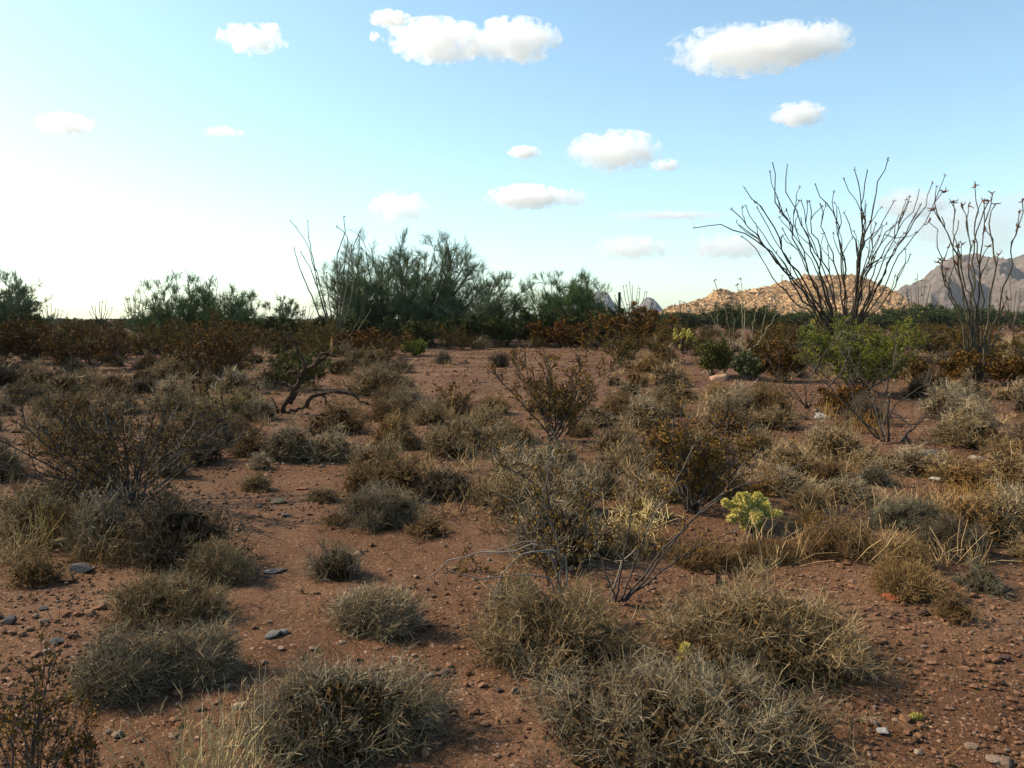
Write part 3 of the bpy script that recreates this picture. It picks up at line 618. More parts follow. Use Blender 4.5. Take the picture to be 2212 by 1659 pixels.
# ------------------------------------------------------------------ ocotillos
def ocotillo(label, paths, basepx, r0, r1, depth, thorns=26, fork=2, flowers=True, color=(1, 1, 1), K=18, name='ocotillo', fsize=.05):
    rg = np.random.default_rng(int(basepx[0] * 13)); base = at(*basepx); Y = base[1]; root = (basepx[0], basepx[1])
    full = []
    for p in paths:
        q = [tuple(z) for z in p][::-1]
        if q[0][1] < basepx[1] - 6: q = [(root[0] + (q[0][0] - root[0]) * .18 + rg.uniform(-3, 3), root[1])] + q
        full.append(q)
    P = traced(full, Y, base, depth, 0, 0, K=K, rng=rg, wob=min(r0 * 1.1, .034) if r0 < .04 else .018)
    P[:, 0, 2] = -.05; P[:, 0, 1] *= .3
    o = obj(name, None, l=base); tag(o, label, 'ocotillo', 'ocotillos'); o.empty_display_size = .2
    Rr = r0 * rg.uniform(.75, 1.1, (len(P), 1)) * np.linspace(1, r1 / r0, K)[None] ** 1.0 * rg.uniform(.85, 1.15, (len(P), K))
    s1, d1, i1, t1 = kids(P, fork, .55, .93, .28, .18, rng=rg); keep = rg.random(len(s1)) < .75
    H = P[:, -1, 2].max()
    P1 = grow(s1[keep], d1[keep], H * rg.uniform(.06, .17, keep.sum()), 7, .16, .05, rg); i1 = i1[keep]
    for k in range(len(P)):
        mb = MB(); mb.tubes(P[k:k + 1], Rr[k:k + 1], 6, tint=rg.uniform(.1, .9)); m1 = i1 == k
        mb.tubes(P1[m1], taper(m1.sum(), 7, r1 * 1.35, r1 * .7), 4, tint=rg.uniform(.2, .8, m1.sum()))
        sd_, dd_, _, _ = kids(P[k:k + 1], thorns, .03, .98, 1.1, 0, rng=rg); th = np.stack([sd_, sd_ + dd_ * r0 * 1.6], 1); mb.tubes(th, taper(len(th), 2, r1 * .4, r1 * .1), 3, tint=.8)
        s_ = obj('stem', mb.mesh('stem', M['oco']), o, color)
        if flowers:
            tips = [P[k, -1]] + [p[-1] for p in P1[m1]]
            for tp in tips:
                if rg.random() < .8:
                    fb = MB()
                    n = int(rg.integers(3, 6)); g = grow(np.tile(tp, (n, 1)), rg.normal(0, 1, (n, 3)) + np.array([.2, 0, .6]), fsize * rg.uniform(.8, 2.2, n), 5, .5, .1, rg)
                    fb.tubes(g, taper(n, 5, fsize * .2, fsize * .1), 4)
                    obj('dried_flower', fb.mesh('dried_flower', M['oco_flower']), s_)
    PLANTED.append((base[0], base[1], .5)); return o
O1 = [[(790, 985), (870, 968), (940, 990), (1030, 1010), (1100, 1080), (1180, 1180), (1280, 1300), (1340, 1400)], [(990, 1020), (1060, 1090), (1130, 1200), (1230, 1310), (1320, 1400)],
 [(950, 905), (1020, 980), (1090, 1050), (1150, 1130), (1220, 1240), (1330, 1390)], [(1000, 805), (1060, 880), (1120, 960), (1160, 1050), (1220, 1160), (1300, 1300), (1350, 1400)],
 [(1010, 890), (1040, 960), (1110, 1050), (1200, 1180), (1310, 1330), (1360, 1400)], [(1125, 700), (1140, 770), (1150, 870), (1200, 980), (1250, 1100), (1320, 1260), (1370, 1400)],
 [(1190, 710), (1180, 770), (1200, 860), (1240, 920), (1290, 1060), (1350, 1250), (1380, 1400)], [(1115, 745), (1130, 830), (1180, 930), (1230, 1040), (1290, 1200), (1360, 1390)],
 [(1250, 870), (1270, 950), (1300, 1050), (1350, 1160), (1390, 1300), (1400, 1400)], [(1285, 870), (1290, 960), (1330, 1080), (1370, 1200), (1400, 1390)],
 [(1310, 795), (1330, 840), (1380, 900), (1400, 970), (1430, 1080), (1440, 1200), (1440, 1390)], [(1390, 830), (1380, 890), (1410, 1000), (1430, 1100), (1440, 1250), (1445, 1390)],
 [(1330, 880), (1340, 990), (1390, 1100), (1420, 1250), (1430, 1390)], [(1435, 775), (1470, 840), (1500, 890), (1515, 980), (1500, 1100), (1480, 1250), (1460, 1390)],
 [(1535, 740), (1520, 800), (1515, 880), (1520, 980), (1510, 1090), (1490, 1250), (1470, 1390)], [(1480, 735), (1495, 800), (1505, 880), (1510, 990), (1495, 1120), (1470, 1390)],
 [(1625, 685), (1590, 740), (1575, 830), (1550, 940), (1520, 1040), (1500, 1160), (1480, 1300), (1460, 1400)], [(1760, 815), (1740, 900), (1690, 960), (1640, 1050), (1600, 1130), (1560, 1230), (1510, 1350)],
 [(1870, 760), (1840, 850), (1790, 950), (1720, 1050), (1660, 1130), (1620, 1230), (1560, 1330), (1500, 1400)], [(1720, 850), (1680, 940), (1620, 1000), (1560, 1100), (1520, 1200), (1490, 1330)],
 [(1650, 870), (1620, 930), (1580, 1000), (1545, 1100), (1510, 1250), (1480, 1390)], [(1435, 920), (1470, 990), (1490, 1050), (1500, 1120), (1490, 1260), (1470, 1390)],
 [(1720, 1100), (1700, 1150), (1650, 1240), (1590, 1330), (1520, 1400)], [(1590, 1020), (1560, 1100), (1540, 1180), (1500, 1300), (1480, 1400)],
 [(1060, 900), (1120, 1010), (1190, 1120), (1280, 1280), (1370, 1400)], [(1170, 990), (1230, 1080), (1300, 1220), (1390, 1400)], [(1700, 900), (1660, 1000), (1590, 1110), (1540, 1260), (1500, 1390)], [(1240, 870), (1210, 950), (1270, 1090), (1330, 1220), (1390, 1395)]]
rgo = np.random.default_rng(44)
for _ in range(14):
    a_, b_ = O1[int(rgo.integers(28))], O1[int(rgo.integers(28))]; u_ = catmull(a_, 8); v_ = catmull(b_, 8); f_ = rgo.uniform(.3, .7)
    if abs(u_[0, 0] - v_[0, 0]) < 330: O1.append([tuple(q) for q in (u_ * f_ + v_ * (1 - f_))[int(rgo.integers(0, 3)):]])
ocotillo('huge dark many-stemmed ocotillo fanned out against the sky, bright green bush at its foot', zoomed(O1, 1106, 0, .5), (1822, 812), .030, .0105, 1.1, color=(.5, .45, .46))
O2 = [[(1800, 960), (1840, 1010), (1850, 1130), (1880, 1240), (1930, 1350), (1960, 1480)], [(1860, 830), (1830, 900), (1870, 1000), (1920, 1090), (1940, 1190), (1960, 1280), (1980, 1420)],
 [(1890, 860), (1910, 940), (1920, 1060), (1950, 1180), (1980, 1300), (1985, 1450)], [(1940, 890), (1960, 980), (1970, 1100), (1980, 1250), (1990, 1450)], [(2000, 810), (2010, 900), (2000, 1000), (2020, 1150), (2030, 1300), (2030, 1450)],
 [(2040, 870), (2035, 960), (2030, 1080), (2020, 1200), (2010, 1400)], [(2090, 880), (2060, 960), (2075, 1060), (2090, 1180), (2070, 1280), (2050, 1420)], [(2060, 870), (2020, 960), (1990, 1060), (2000, 1250), (2005, 1450)],
 [(2205, 870), (2190, 980), (2160, 1080), (2130, 1230), (2110, 1330), (2070, 1450)], [(1840, 1130), (1870, 1220), (1930, 1350), (1960, 1480)], [(1930, 950), (1900, 1050), (1930, 1200), (1970, 1380)], [(2120, 1330), (2100, 1430), (2060, 1520)]]
ocotillo('tall narrow ocotillo with dark dried flower heads, at the right edge', zoomed(O2, 1106, 0, .5), (2114, 826), .031, .012, .5, fork=3, fsize=.085, color=(.8, .78, .72))
O3 = [[(1255, 955), (1320, 1040), (1350, 1130), (1370, 1230), (1400, 1350), (1430, 1480)], [(1330, 955), (1340, 1060), (1360, 1150), (1390, 1260), (1420, 1400)], [(1270, 1065), (1300, 1170), (1350, 1290), (1400, 1420)],
 [(1300, 1090), (1340, 1160), (1380, 1270), (1420, 1420)], [(1485, 935), (1490, 1000), (1455, 1110), (1460, 1250), (1455, 1400)], [(1455, 980), (1500, 1020), (1490, 1120), (1480, 1250), (1465, 1400)],
 [(1555, 1000), (1520, 1100), (1530, 1200), (1500, 1350), (1470, 1450)], [(1410, 1180), (1420, 1300), (1440, 1420)], [(1580, 1310), (1540, 1400), (1490, 1480)], [(1600, 1340), (1550, 1420), (1490, 1500)], [(1360, 1170), (1400, 1300), (1430, 1430)], [(1520, 1060), (1500, 1200), (1475, 1380)]]
ocotillo('slender pale ocotillo standing left of the large palo verde', zoomed(O3, 0, 0, .5), (726, 756), .045, .020, .8, fork=0, color=(1.15, 1.18, 1.15), fsize=.07, thorns=10)
O4 = [[(205, 270), (262, 400), (300, 560), (320, 700)], [(375, 260), (388, 400), (390, 560), (375, 720)], [(350, 300), (395, 430), (400, 560), (380, 720)], [(240, 480), (230, 540), (290, 680), (330, 740)],
 [(310, 380), (330, 500), (330, 640), (340, 740)], [(475, 480), (450, 590), (420, 690), (390, 740)], [(540, 460), (500, 640), (470, 700), (400, 745)], [(650, 440), (560, 560), (490, 680), (410, 745)], [(180, 490), (230, 590), (300, 700), (335, 745)]]
ocotillo('small thin pale ocotillo in front of the orange hill', zoomed(O4, 1474.7, 516, 1 / 3), (1597, 800), .020, .009, .5, fork=0, color=(2.1, 2.1, 1.95), fsize=.06, thorns=8)
def far_oco(label, cx, by, w, h, n, color, seed):
    rg = np.random.default_rng(seed); ps = []
    for k in range(n):
        a = (k + .5) / n * 2 - 1; tx = cx + a * w / 2 + rg.uniform(-4, 4); ty = by - h * (1 - .4 * abs(a) ** 2) * rg.uniform(.75, 1)
        ps.append([(tx, ty), (cx + (tx - cx) * .75 + rg.uniform(-2, 2), ty + (by - ty) * .35), (cx + (tx - cx) * .4, ty + (by - ty) * .7), (cx + (tx - cx) * .12, by - 1)])
    r = at(cx, by)[1] * .0006
    ocotillo(label, ps, (cx, by), r, r * .55, .8, thorns=3, fork=0, flowers=True, color=color, K=10, fsize=r * 2.2)
far_oco('small far ocotillo right of the leftmost tree', 112, 712, 75, 58, 9, (1.2, 1.2, 1.2), 1)
far_oco('small far ocotillo on the left skyline between two trees', 218, 708, 55, 62, 8, (1.2, 1.2, 1.2), 2)
far_oco('far ocotillo rising out of the left side of the dark left palo verde', 292, 720, 50, 110, 6, (1, 1, 1), 3)
far_oco('far spindly ocotillo behind the rusty creosote and the steel post', 1368, 712, 95, 105, 13, (1.1, 1.1, 1.1), 4)
far_oco('faint far ocotillo in front of the mountain foot', 1985, 708, 70, 120, 10, (1.3, 1.2, 1.2), 5)
far_oco('faint far ocotillo right of the tall narrow one', 2185, 712, 70, 110, 9, (1.2, 1.0, 1.0), 6)
far_oco('small far ocotillo right of the small round tree', 655, 714, 50, 60, 7, (1.3, 1.3, 1.2), 7)
far_oco('tiny far ocotillo at the left foot of the orange hill', 1475, 706, 40, 66, 6, (1.1, 1.1, 1.1), 8)

# ------------------------------------------------------------------ palo verde trees
def palo_verde(label, basepx, targets, depth, n=(9, 6, 8), len1=.2, col=(1, 1, 1), twr=None, name='palo_verde_tree', roots=None, group='palo verde trees along the skyline'):
    rg = np.random.default_rng(int(basepx[0] * 5 + basepx[1])); base = at(*basepx); Y = base[1]; paths = []
    px = Y / F
    T0 = list(targets); cxm = sum(q[0] for q in T0) / len(T0)
    for tx, ty in T0:
        targets = targets + [(tx + rg.normal(0, 22), min(ty + rg.uniform(8, 60), basepx[1] - 22))]
        ux, uy = T0[int(rg.integers(len(T0)))]; f = rg.uniform(.25, .75); targets = targets + [(tx * f + ux * (1 - f), min(ty * f + uy * (1 - f) + rg.uniform(0, 45), basepx[1] - 15))]
    for tx, ty in targets:
        rx = basepx[0] if roots is None else roots[int(np.argmin([abs(q - (basepx[0] + .55 * (tx - basepx[0]))) for q in roots]))]
        b = basepx[1]; w = rg.uniform(-6, 6)
        paths.append([(rx + rg.uniform(-6, 6), b), (rx + (tx - rx) * .30 + w, b + (ty - b) * .28), (rx + (tx - rx) * .62 - w, b + (ty - b) * .60), (tx, ty)])
    P0 = traced(paths, Y, base, depth, 0, 0, K=12, rng=rg, wob=px * 1.2); H = P0[:, -1, 2].max(); P0[:, 0, 2] = -.1
    N = len(P0); r0 = H * .013
    tr = MB(); tr.tubes(P0, taper(N, 12, r0, r0 * .22) * rg.uniform(.7, 1.15, (N, 1)), 6)
    s1, d1, _, t1 = kids(P0, n[0], .16, 1, .8, .14, rng=rg); P1 = grow(s1, d1, H * len1 * rg.uniform(.6, 1.3, len(s1)) * (1.15 - .4 * t1), 5, .2, .07, rg)
    tr.tubes(P1, taper(len(P1), 5, r0 * .28, r0 * .1), 3)
    s2, d2, _, _ = kids(P1, n[1], .25, 1, .52, .18, rng=rg); P2 = grow(s2, d2, H * len1 * .5 * rg.uniform(.6, 1.3, len(s2)), 3, .18, .07, rg)
    s3, d3, _, _ = kids(P2, n[2], .15, 1, .40, .22, rng=rg); P3 = grow(s3, d3, H * len1 * .32 * rg.uniform(.6, 1.4, len(s3)), 2, .12, .06, rg)
    for P in (P1, P2, P3): P[..., 2] = np.maximum(P[..., 2], .05)
    q = twr or px * .19
    cr = MB(); cr.ribbons(P2, taper(len(P2), 3, q * 1.5, q)); g = np.repeat(rg.random(len(P2)), n[2]); cr.ribbons(P3, taper(len(P3), 2, q, q * .6), tint=np.clip(.5 * g + .5 * rg.random(len(P3)), 0, 1))
    o = obj(name, None, l=base); tag(o, label, 'tree', group); obj('trunk', tr.mesh('trunk', M['pv_bark']), o); obj('crown', cr.mesh('crown', M['pv_twig']), o, col)
    PLANTED.append((base[0], base[1], 1.5)); return o
palo_verde('large open-crowned grey-green palo verde left of centre', (865, 742), [(752, 540), (790, 532), (770, 570), (830, 552), (862, 522), (880, 544), (905, 566), (940, 530), (960, 550), (985, 540), (1010, 518), (1002, 575), (975, 600), (730, 585), (712, 625), (700, 660), (820, 610), (905, 620), (850, 570), (1040, 605), (1030, 640), (940, 640), (780, 650), (720, 690), (760, 600)], 2.4, (11, 8, 9), .17, roots=[800, 840, 872, 905])
palo_verde('low spreading palo verde reaching right from the large one', (1035, 738), [(1045, 600), (1075, 605), (1100, 610), (1122, 630), (1115, 660), (1060, 640), (1020, 640), (985, 660), (1000, 690), (1080, 680), (1130, 690)], 2.0, (10, 8, 10), .22, roots=[1020, 1045])
palo_verde('upright bright green palo verde left of the steel post', (1222, 740), [(1150, 630), (1170, 610), (1190, 605), (1208, 615), (1238, 600), (1250, 592), (1270, 600), (1295, 620), (1310, 640), (1225, 640), (1180, 650), (1290, 665), (1140, 665), (1260, 640)], 1.7, (10, 8, 10), .2, col=(.85, .95, .6), roots=[1195, 1222, 1250])
palo_verde('dark dense palo verde at left behind a brown creosote', (440, 738), [(290, 660), (310, 630), (345, 615), (380, 608), (405, 604), (440, 610), (470, 618), (500, 625), (525, 640), (545, 660), (540, 690), (420, 640), (360, 650), (480, 650), (275, 680), (400, 670), (330, 680), (510, 670), (300, 645), (325, 622), (360, 602), (420, 602), (455, 608), (485, 614), (515, 630), (538, 648), (555, 675), (265, 668)], 2.2, (8, 7, 8), .2, col=(.85, .92, .65), roots=[380, 420, 450, 490])
palo_verde('small round bare-crowned tree left of the pale ocotillo', (608, 728), [(580, 665), (595, 652), (610, 648), (625, 652), (640, 662), (650, 680), (575, 690), (612, 670)], 1.5, (9, 7, 8), .2, roots=[608])
palo_verde('palo verde cut off by the left edge', (-8, 722), [(-70, 600), (-40, 580), (-10, 578), (15, 588), (40, 602), (62, 618), (82, 640), (88, 655), (50, 640), (20, 640), (-30, 640), (60, 665), (-90, 640)], 1.8, (10, 8, 10), .17, roots=[-10, 5])

# ------------------------------------------------------------------ chollas
def capsule(mb, a, b, r, seg=10, rings=6, mat=0, tint=.5):
    ax = b - a; L = np.linalg.norm(ax); ax = ax / L; P = []; R = []
    for k in range(rings + 1):
        t = k / rings; P.append(a + ax * (-r * .7 + (L + r * 1.4) * t)); R.append(r * max(.12, math.sqrt(max(0, 1 - abs(2 * t - 1) ** 3.2))))
    mb.tubes(np.array([P]), np.array([R]), seg, tint=tint, mat=mat)
def spiny(a, b, r, nsp, rg, spine=.6, sr=.0008, skin=True):
    mb = MB(); capsule(mb, a, b, r)
    ax = b - a; L = np.linalg.norm(ax); ax = ax / L; u = norm(np.cross(ax, [.3, .9, .2])); v = np.cross(ax, u)
    t = rg.uniform(-.15, 1.12, nsp); al = rg.uniform(0, 2 * math.pi, nsp); rad = u * np.cos(al)[:, None] + v * np.sin(al)[:, None]
    e = np.clip((t - .85) / .27, 0, 1)[:, None] - np.clip((-t) / .15, 0, 1)[:, None] * .5
    nrm = norm(rad * np.sqrt(np.clip(1 - e * e, .02, 1)) + ax * e); p = a + ax * (np.clip(t, -.1, 1.08) * L)[:, None] + rad * (r * .85 * np.sqrt(np.clip(1 - e * e, 0, 1)))
    d = norm(nrm + rg.normal(0, .38, (nsp, 3))); L_ = r * spine * rg.uniform(.6, 1.3, nsp)
    mb.ribbons(np.stack([p, p + d * L_[:, None]], 1), taper(nsp, 2, sr, sr * .5), mat=1); return mb
def cholla(label, cx, by, joints, trunk, jr, nsp, sr, depth, trunk_r, color=(1, 1, 1)):
    """joints: list of (x0,y0,x1,y1) in picture units"""
    rg = np.random.default_rng(int(cx)); base = at(cx, by); Y = base[1]
    o = obj('cholla_cactus', None, l=base); tag(o, label, 'cactus', 'cholla cacti')
    if trunk:
        P = traced([trunk], Y, base, .02, 0, 0, rng=rg, wob=.002); P[0, 0, 2] = -.02; tb = MB(); tb.tubes(P, taper(1, 14, trunk_r, trunk_r * .7), 8)
        obj('trunk', tb.mesh('trunk', M['dead_wood']), o)
    for (x0, y0, x1, y1) in joints:
        dy = rg.uniform(-depth, depth); a = loc(x0, y0, Y + dy * .5) - base; b = loc(x1, y1, Y + dy) - base
        obj('joint', spiny(a, b, jr * rg.uniform(.85, 1.1), nsp, rg, sr=sr).mesh('joint', [M['cholla_skin'], M['cholla_spine']]), o, color)
cj = [(x0 / 3 + 1474.7, y0 / 3 + 848, x1 / 3 + 1474.7, y1 / 3 + 848) for x0, y0, x1, y1 in [
  (340, 750, 268, 705), (400, 820, 300, 815), (410, 850, 350, 810), (420, 760, 370, 730), (430, 740, 365, 665), (420, 720, 410, 660), (440, 760, 450, 690), (470, 730, 490, 660), (490, 740, 540, 700), (500, 780, 560, 770), (540, 790, 630, 780),
  (450, 840, 500, 790), (440, 800, 420, 750), (470, 870, 500, 860), (430, 880, 390, 850), (420, 840, 440, 800), (460, 830, 470, 770), (400, 790, 330, 775), (380, 760, 345, 690), (520, 770, 545, 720), (440, 900, 440, 850)]]
cholla('bright yellow-green spiny cholla cactus in front of the rusty creosote', 1618, 1152, cj, [(1618, 1152), (1620, 1130), (1622, 1110)], .027, 700, .0019, .13, .022)
rgc = np.random.default_rng(3)
def cluster(cx, cy, w, h, n):
    out = []
    for _ in range(n):
        a = rgc.uniform(0, 2 * math.pi); r = math.sqrt(rgc.random()); x = cx + math.cos(a) * r * w / 2; y = cy + math.sin(a) * r * h / 2
        out.append((x, y, x + rgc.uniform(-5, 5) + (x - cx) * .1, y - rgc.uniform(5, 10)))
    return out
cholla('pale green cholla at the right end of the stony clearing', 1475, 762, cluster(1475, 735, 52, 40, 26), [(1475, 762), (1474, 745), (1476, 730)], .055, 90, .006, .35, .05, (1, 1.05, .95))
cholla('yellow-green cholla in the scrub between the two right ocotillos', 1990, 722, cluster(1990, 698, 46, 44, 24), [(1990, 722), (1989, 708), (1992, 690)], .075, 80, .009, .4, .07, (.75, .72, .5))
cholla('yellowish cholla half hidden at the left foot of the big ocotillo', 1762, 770, cluster(1766, 712, 40, 70, 22), [(1762, 770), (1764, 740), (1766, 710)], .055, 90, .006, .3, .05, (.85, .85, .6))
cholla('lone yellow cactus joint at the left foot of the large right mound', 1481, 1452, [(1484, 1446, 1480, 1396), (1488, 1440, 1494, 1420), (1478, 1442, 1468, 1424)], None, .021, 700, .0008, .01, .01)
cholla('tiny pale cactus seedling on the gravel at lower right', 1978, 1552, [(1978, 1550, 1977, 1542), (1986, 1552, 1992, 1546), (1970, 1552, 1966, 1547)], None, .010, 260, .0008, .01, .01, (.75, .8, .7))

# ------------------------------------------------------------------ dead cholla skeleton
def dead_cactus():
    rg = np.random.default_rng(9); base = at(614, 893); Y = base[1]
    z = [[(1830, 1125), (1850, 1060), (1910, 980), (1950, 880), (2050, 810), (2130, 750), (2150, 690)], [(1950, 880), (1975, 820), (1935, 745), (1900, 680), (1840, 590)], [(1910, 980), (1880, 960), (1830, 935), (1740, 925)],
         [(1950, 890), (1910, 860), (1860, 872)], [(1985, 1090), (1990, 1060), (2050, 1010), (2130, 1000), (2215, 995), (2300, 1015), (2350, 1050), (2400, 1080)], [(1800, 1125), (1790, 1090), (1765, 1040)], [(1880, 1060), (1920, 1010), (1925, 985)],
         [(1920, 690), (1900, 660), (1880, 660)], [(2050, 810), (2070, 760), (2100, 745), (2180, 760)], [(1960, 930), (1990, 900), (2040, 905)], [(2090, 1010), (2110, 1040), (2112, 1075)], [(2280, 1010), (2260, 960), (2230, 945)], [(1830, 1120), (1920, 1110), (1985, 1090)]]
    paths = zoomed(z, 0, 516, 1 / 3); P = traced(paths, Y, base, .12, 0, 0, K=14, rng=rg, wob=.012, sides=7)
    o = obj('dead_cactus', None, l=base); tag(o, 'dead dark gnarled cactus skeleton with crooked branches, left of the clearing', 'dead cactus')
    rad = [.052, .042, .040, .034, .040, .032, .034, .026, .032, .03, .026, .026, .04]
    mb = MB()
    for k, p in enumerate(P):
        R = .9 * np.linspace(rad[k], rad[k] * .55, 14) * rg.uniform(.75, 1.3, 14); b = MB(); b.tubes(p[None], R[None], 8, tint=rg.random())
        obj('trunk' if k == 0 else 'branch', b.mesh('branch', M['dead_wood']), o)
    b = MB(); q = P[0][-1]; b.tubes(np.array([[q + [-.02, 0, -.14], q + [0, 0, -.03], q + [.005, 0, .12]]]), np.array([[.022, .028, .012]]), 8)
    c = obj('broken_end', b.mesh('broken_end', M['cut_wood']), o); c['label'] = 'pale orange splintered end'
dead_cactus()

# ------------------------------------------------------------------ straw tangle, grass, stalks
def straw_tangle():
    rg = np.random.default_rng(12); c = at(1372, 1172); n = 260; r = 130 * c[1] / F / 2
    st = c * 0 + np.stack([rg.normal(0, r * .6, n), rg.normal(0, r * .5, n), rg.uniform(0, r * 1.1, n)], -1)
    d = rg.normal(0, 1, (n, 3)) * [1, 1, .55] + [0, 0, .25]; P = grow(st, d, rg.uniform(.06, .22, n), 5, .3, -.03, rg); P[..., 2] = np.maximum(P[..., 2], .005)
    mb = MB(); mb.tubes(P, taper(n, 5, .0028, .0016), 4); o = obj('straw_tangle', None, l=c); tag(o, 'golden tangle of dry straw stems behind the leaning creosote', 'dry plant'); obj('stalks', mb.mesh('stalks', M['straw']), o)
straw_tangle()
def stalks(label, cx, by, w, h, n, r, color=(1, 1, 1), lean=.25, name='dry_grass_clump'):
    rg = np.random.default_rng(int(cx + by)); c = at(cx, by); W_ = w * c[1] / F; H = max(loc(cx, by - h, c[1])[2] - c[2], .1)
    st = np.stack([rg.normal(0, W_ * .22, n), rg.normal(0, W_ * .18, n), np.full(n, -.01)], -1); d = np.stack([rg.normal(.05, lean, n), rg.normal(0, lean, n), np.ones(n)], -1)
    P = grow(st, d, H * rg.uniform(.5, 1.12, n), 7, .07, -.02, rg); mb = MB(); mb.ribbons(P, taper(n, 7, r, r * .5))
    s1, d1, _, _ = kids(P, 3, .5, 1, .4, .2, rng=rg); P1 = grow(s1, d1, H * rg.uniform(.05, .16, len(s1)), 3, .2, 0, rg); mb.ribbons(P1, taper(len(P1), 3, r * .6, r * .35))
    o = obj(name, None, l=c); tag(o, label, 'grass', 'dry grass clumps'); obj('stalks', mb.mesh('stalks', M['straw']), o, color)
stalks('pale dry grass stalks at the bottom edge left of the big grey shrub', 455, 1760, 260, 260, 150, .0014, (.85, .88, 1.05))
stalks('yellow dry grass below the wide left creosote', 255, 1215, 250, 80, 170, .0012, (.45, .36, .26), .45)
stalks('yellow grass blades left of the dead cactus', 490, 895, 110, 60, 120, .003, (.75, .72, .6), .4)
stalks('rusty dry grass around the foot of the bare forked shrub', 1860, 935, 150, 50, 150, .002, (.5, .36, .24), .35)
stalks('straw-yellow grass at the right edge by the pale rocks', 2085, 1085, 200, 60, 170, .0014, (.6, .46, .30), .45)
stalks('orange dry grass right of the yellow cactus', 1760, 1140, 130, 42, 260, .0014, (.6, .42, .25), .5)
stalks('tall yellow grass stems in the white rock gap', 1790, 905, 40, 45, 40, .003, (.8, .65, .45), .2)
stalks('yellowish grass blades under the left edge shrubs', 85, 1185, 90, 110, 24, .0016, (.9, .85, .6), .3)

# ------------------------------------------------------------------ steel post
def post():
    c = at(1337, 748); top = loc(1337, 631, c[1])[2] - c[2]; r = .075
    mb = MB(); a = np.array([(-r, 0), (-r, .008), (-.006, .008), (-.006, .05), (.006, .05), (.006, .008), (r, .008), (r, 0)]); n = len(a)
    V = [[x, y, z] for z in (-.1, top) for x, y in a]; mb.raw(V, quads=[[i, (i + 1) % n, n + (i + 1) % n, n + i] for i in range(n)] + [[n, n + 1, n + 6, n + 7], [n + 2, n + 3, n + 4, n + 5], [n + 1, n + 2, n + 5, n + 6]])
    for k in range(int(top / .06)):
        z = k * .06; mb.raw([[-.008, -.010, z], [.008, -.010, z], [.008, -.010, z + .02], [-.008, -.010, z + .02], [-.008, 0, z - .004], [.008, 0, z - .004], [.008, 0, z + .024], [-.008, 0, z + .024]], quads=[[0, 1, 2, 3], [0, 4, 5, 1], [3, 2, 6, 7], [0, 3, 7, 4], [1, 5, 6, 2]])
    o = obj('fence_post', mb.mesh('fence_post', M['post'], smooth=False), l=c); tag(o, 'lone dark steel fence post sticking up behind the rusty creosote', 'fence post')
post()

# ------------------------------------------------------------------ rocks
def rock_mesh(seed, flat=.6, sub=2, angular=.3):
    rg = np.random.default_rng(seed); v, f = IV.copy(), IF.copy()
    for _ in range(sub):
        e = {}; nv = list(v); nf = []
        def mid(a, b):
            k = (min(a, b), max(a, b))
            if k not in e: e[k] = len(nv); nv.append(norm((nv[a] + nv[b])[None])[0])
            return e[k]
        for a, b, c in f:
            ab, bc, ca = mid(a, b), mid(b, c), mid(c, a); nf += [(a, ab, ca), (b, bc, ab), (c, ca, bc), (ab, bc, ca)]
        v, f = np.array(nv), np.array(nf)
    for _ in range(13):
        d = norm(rg.normal(0, 1, (1, 3)))[0]; k = rg.uniform(.45, .85); s = v @ d; v = v - d * np.maximum(s - k, 0)[:, None] * .92
    v = v * (1 + rg.normal(0, .018, (len(v), 1))) * [rg.uniform(.9, 1.2), rg.uniform(.7, 1), flat]
    mb = MB(); mb.raw(v, tris=f, tint=rg.random()); return mb.mesh('rock', M['rock'], smooth=False)
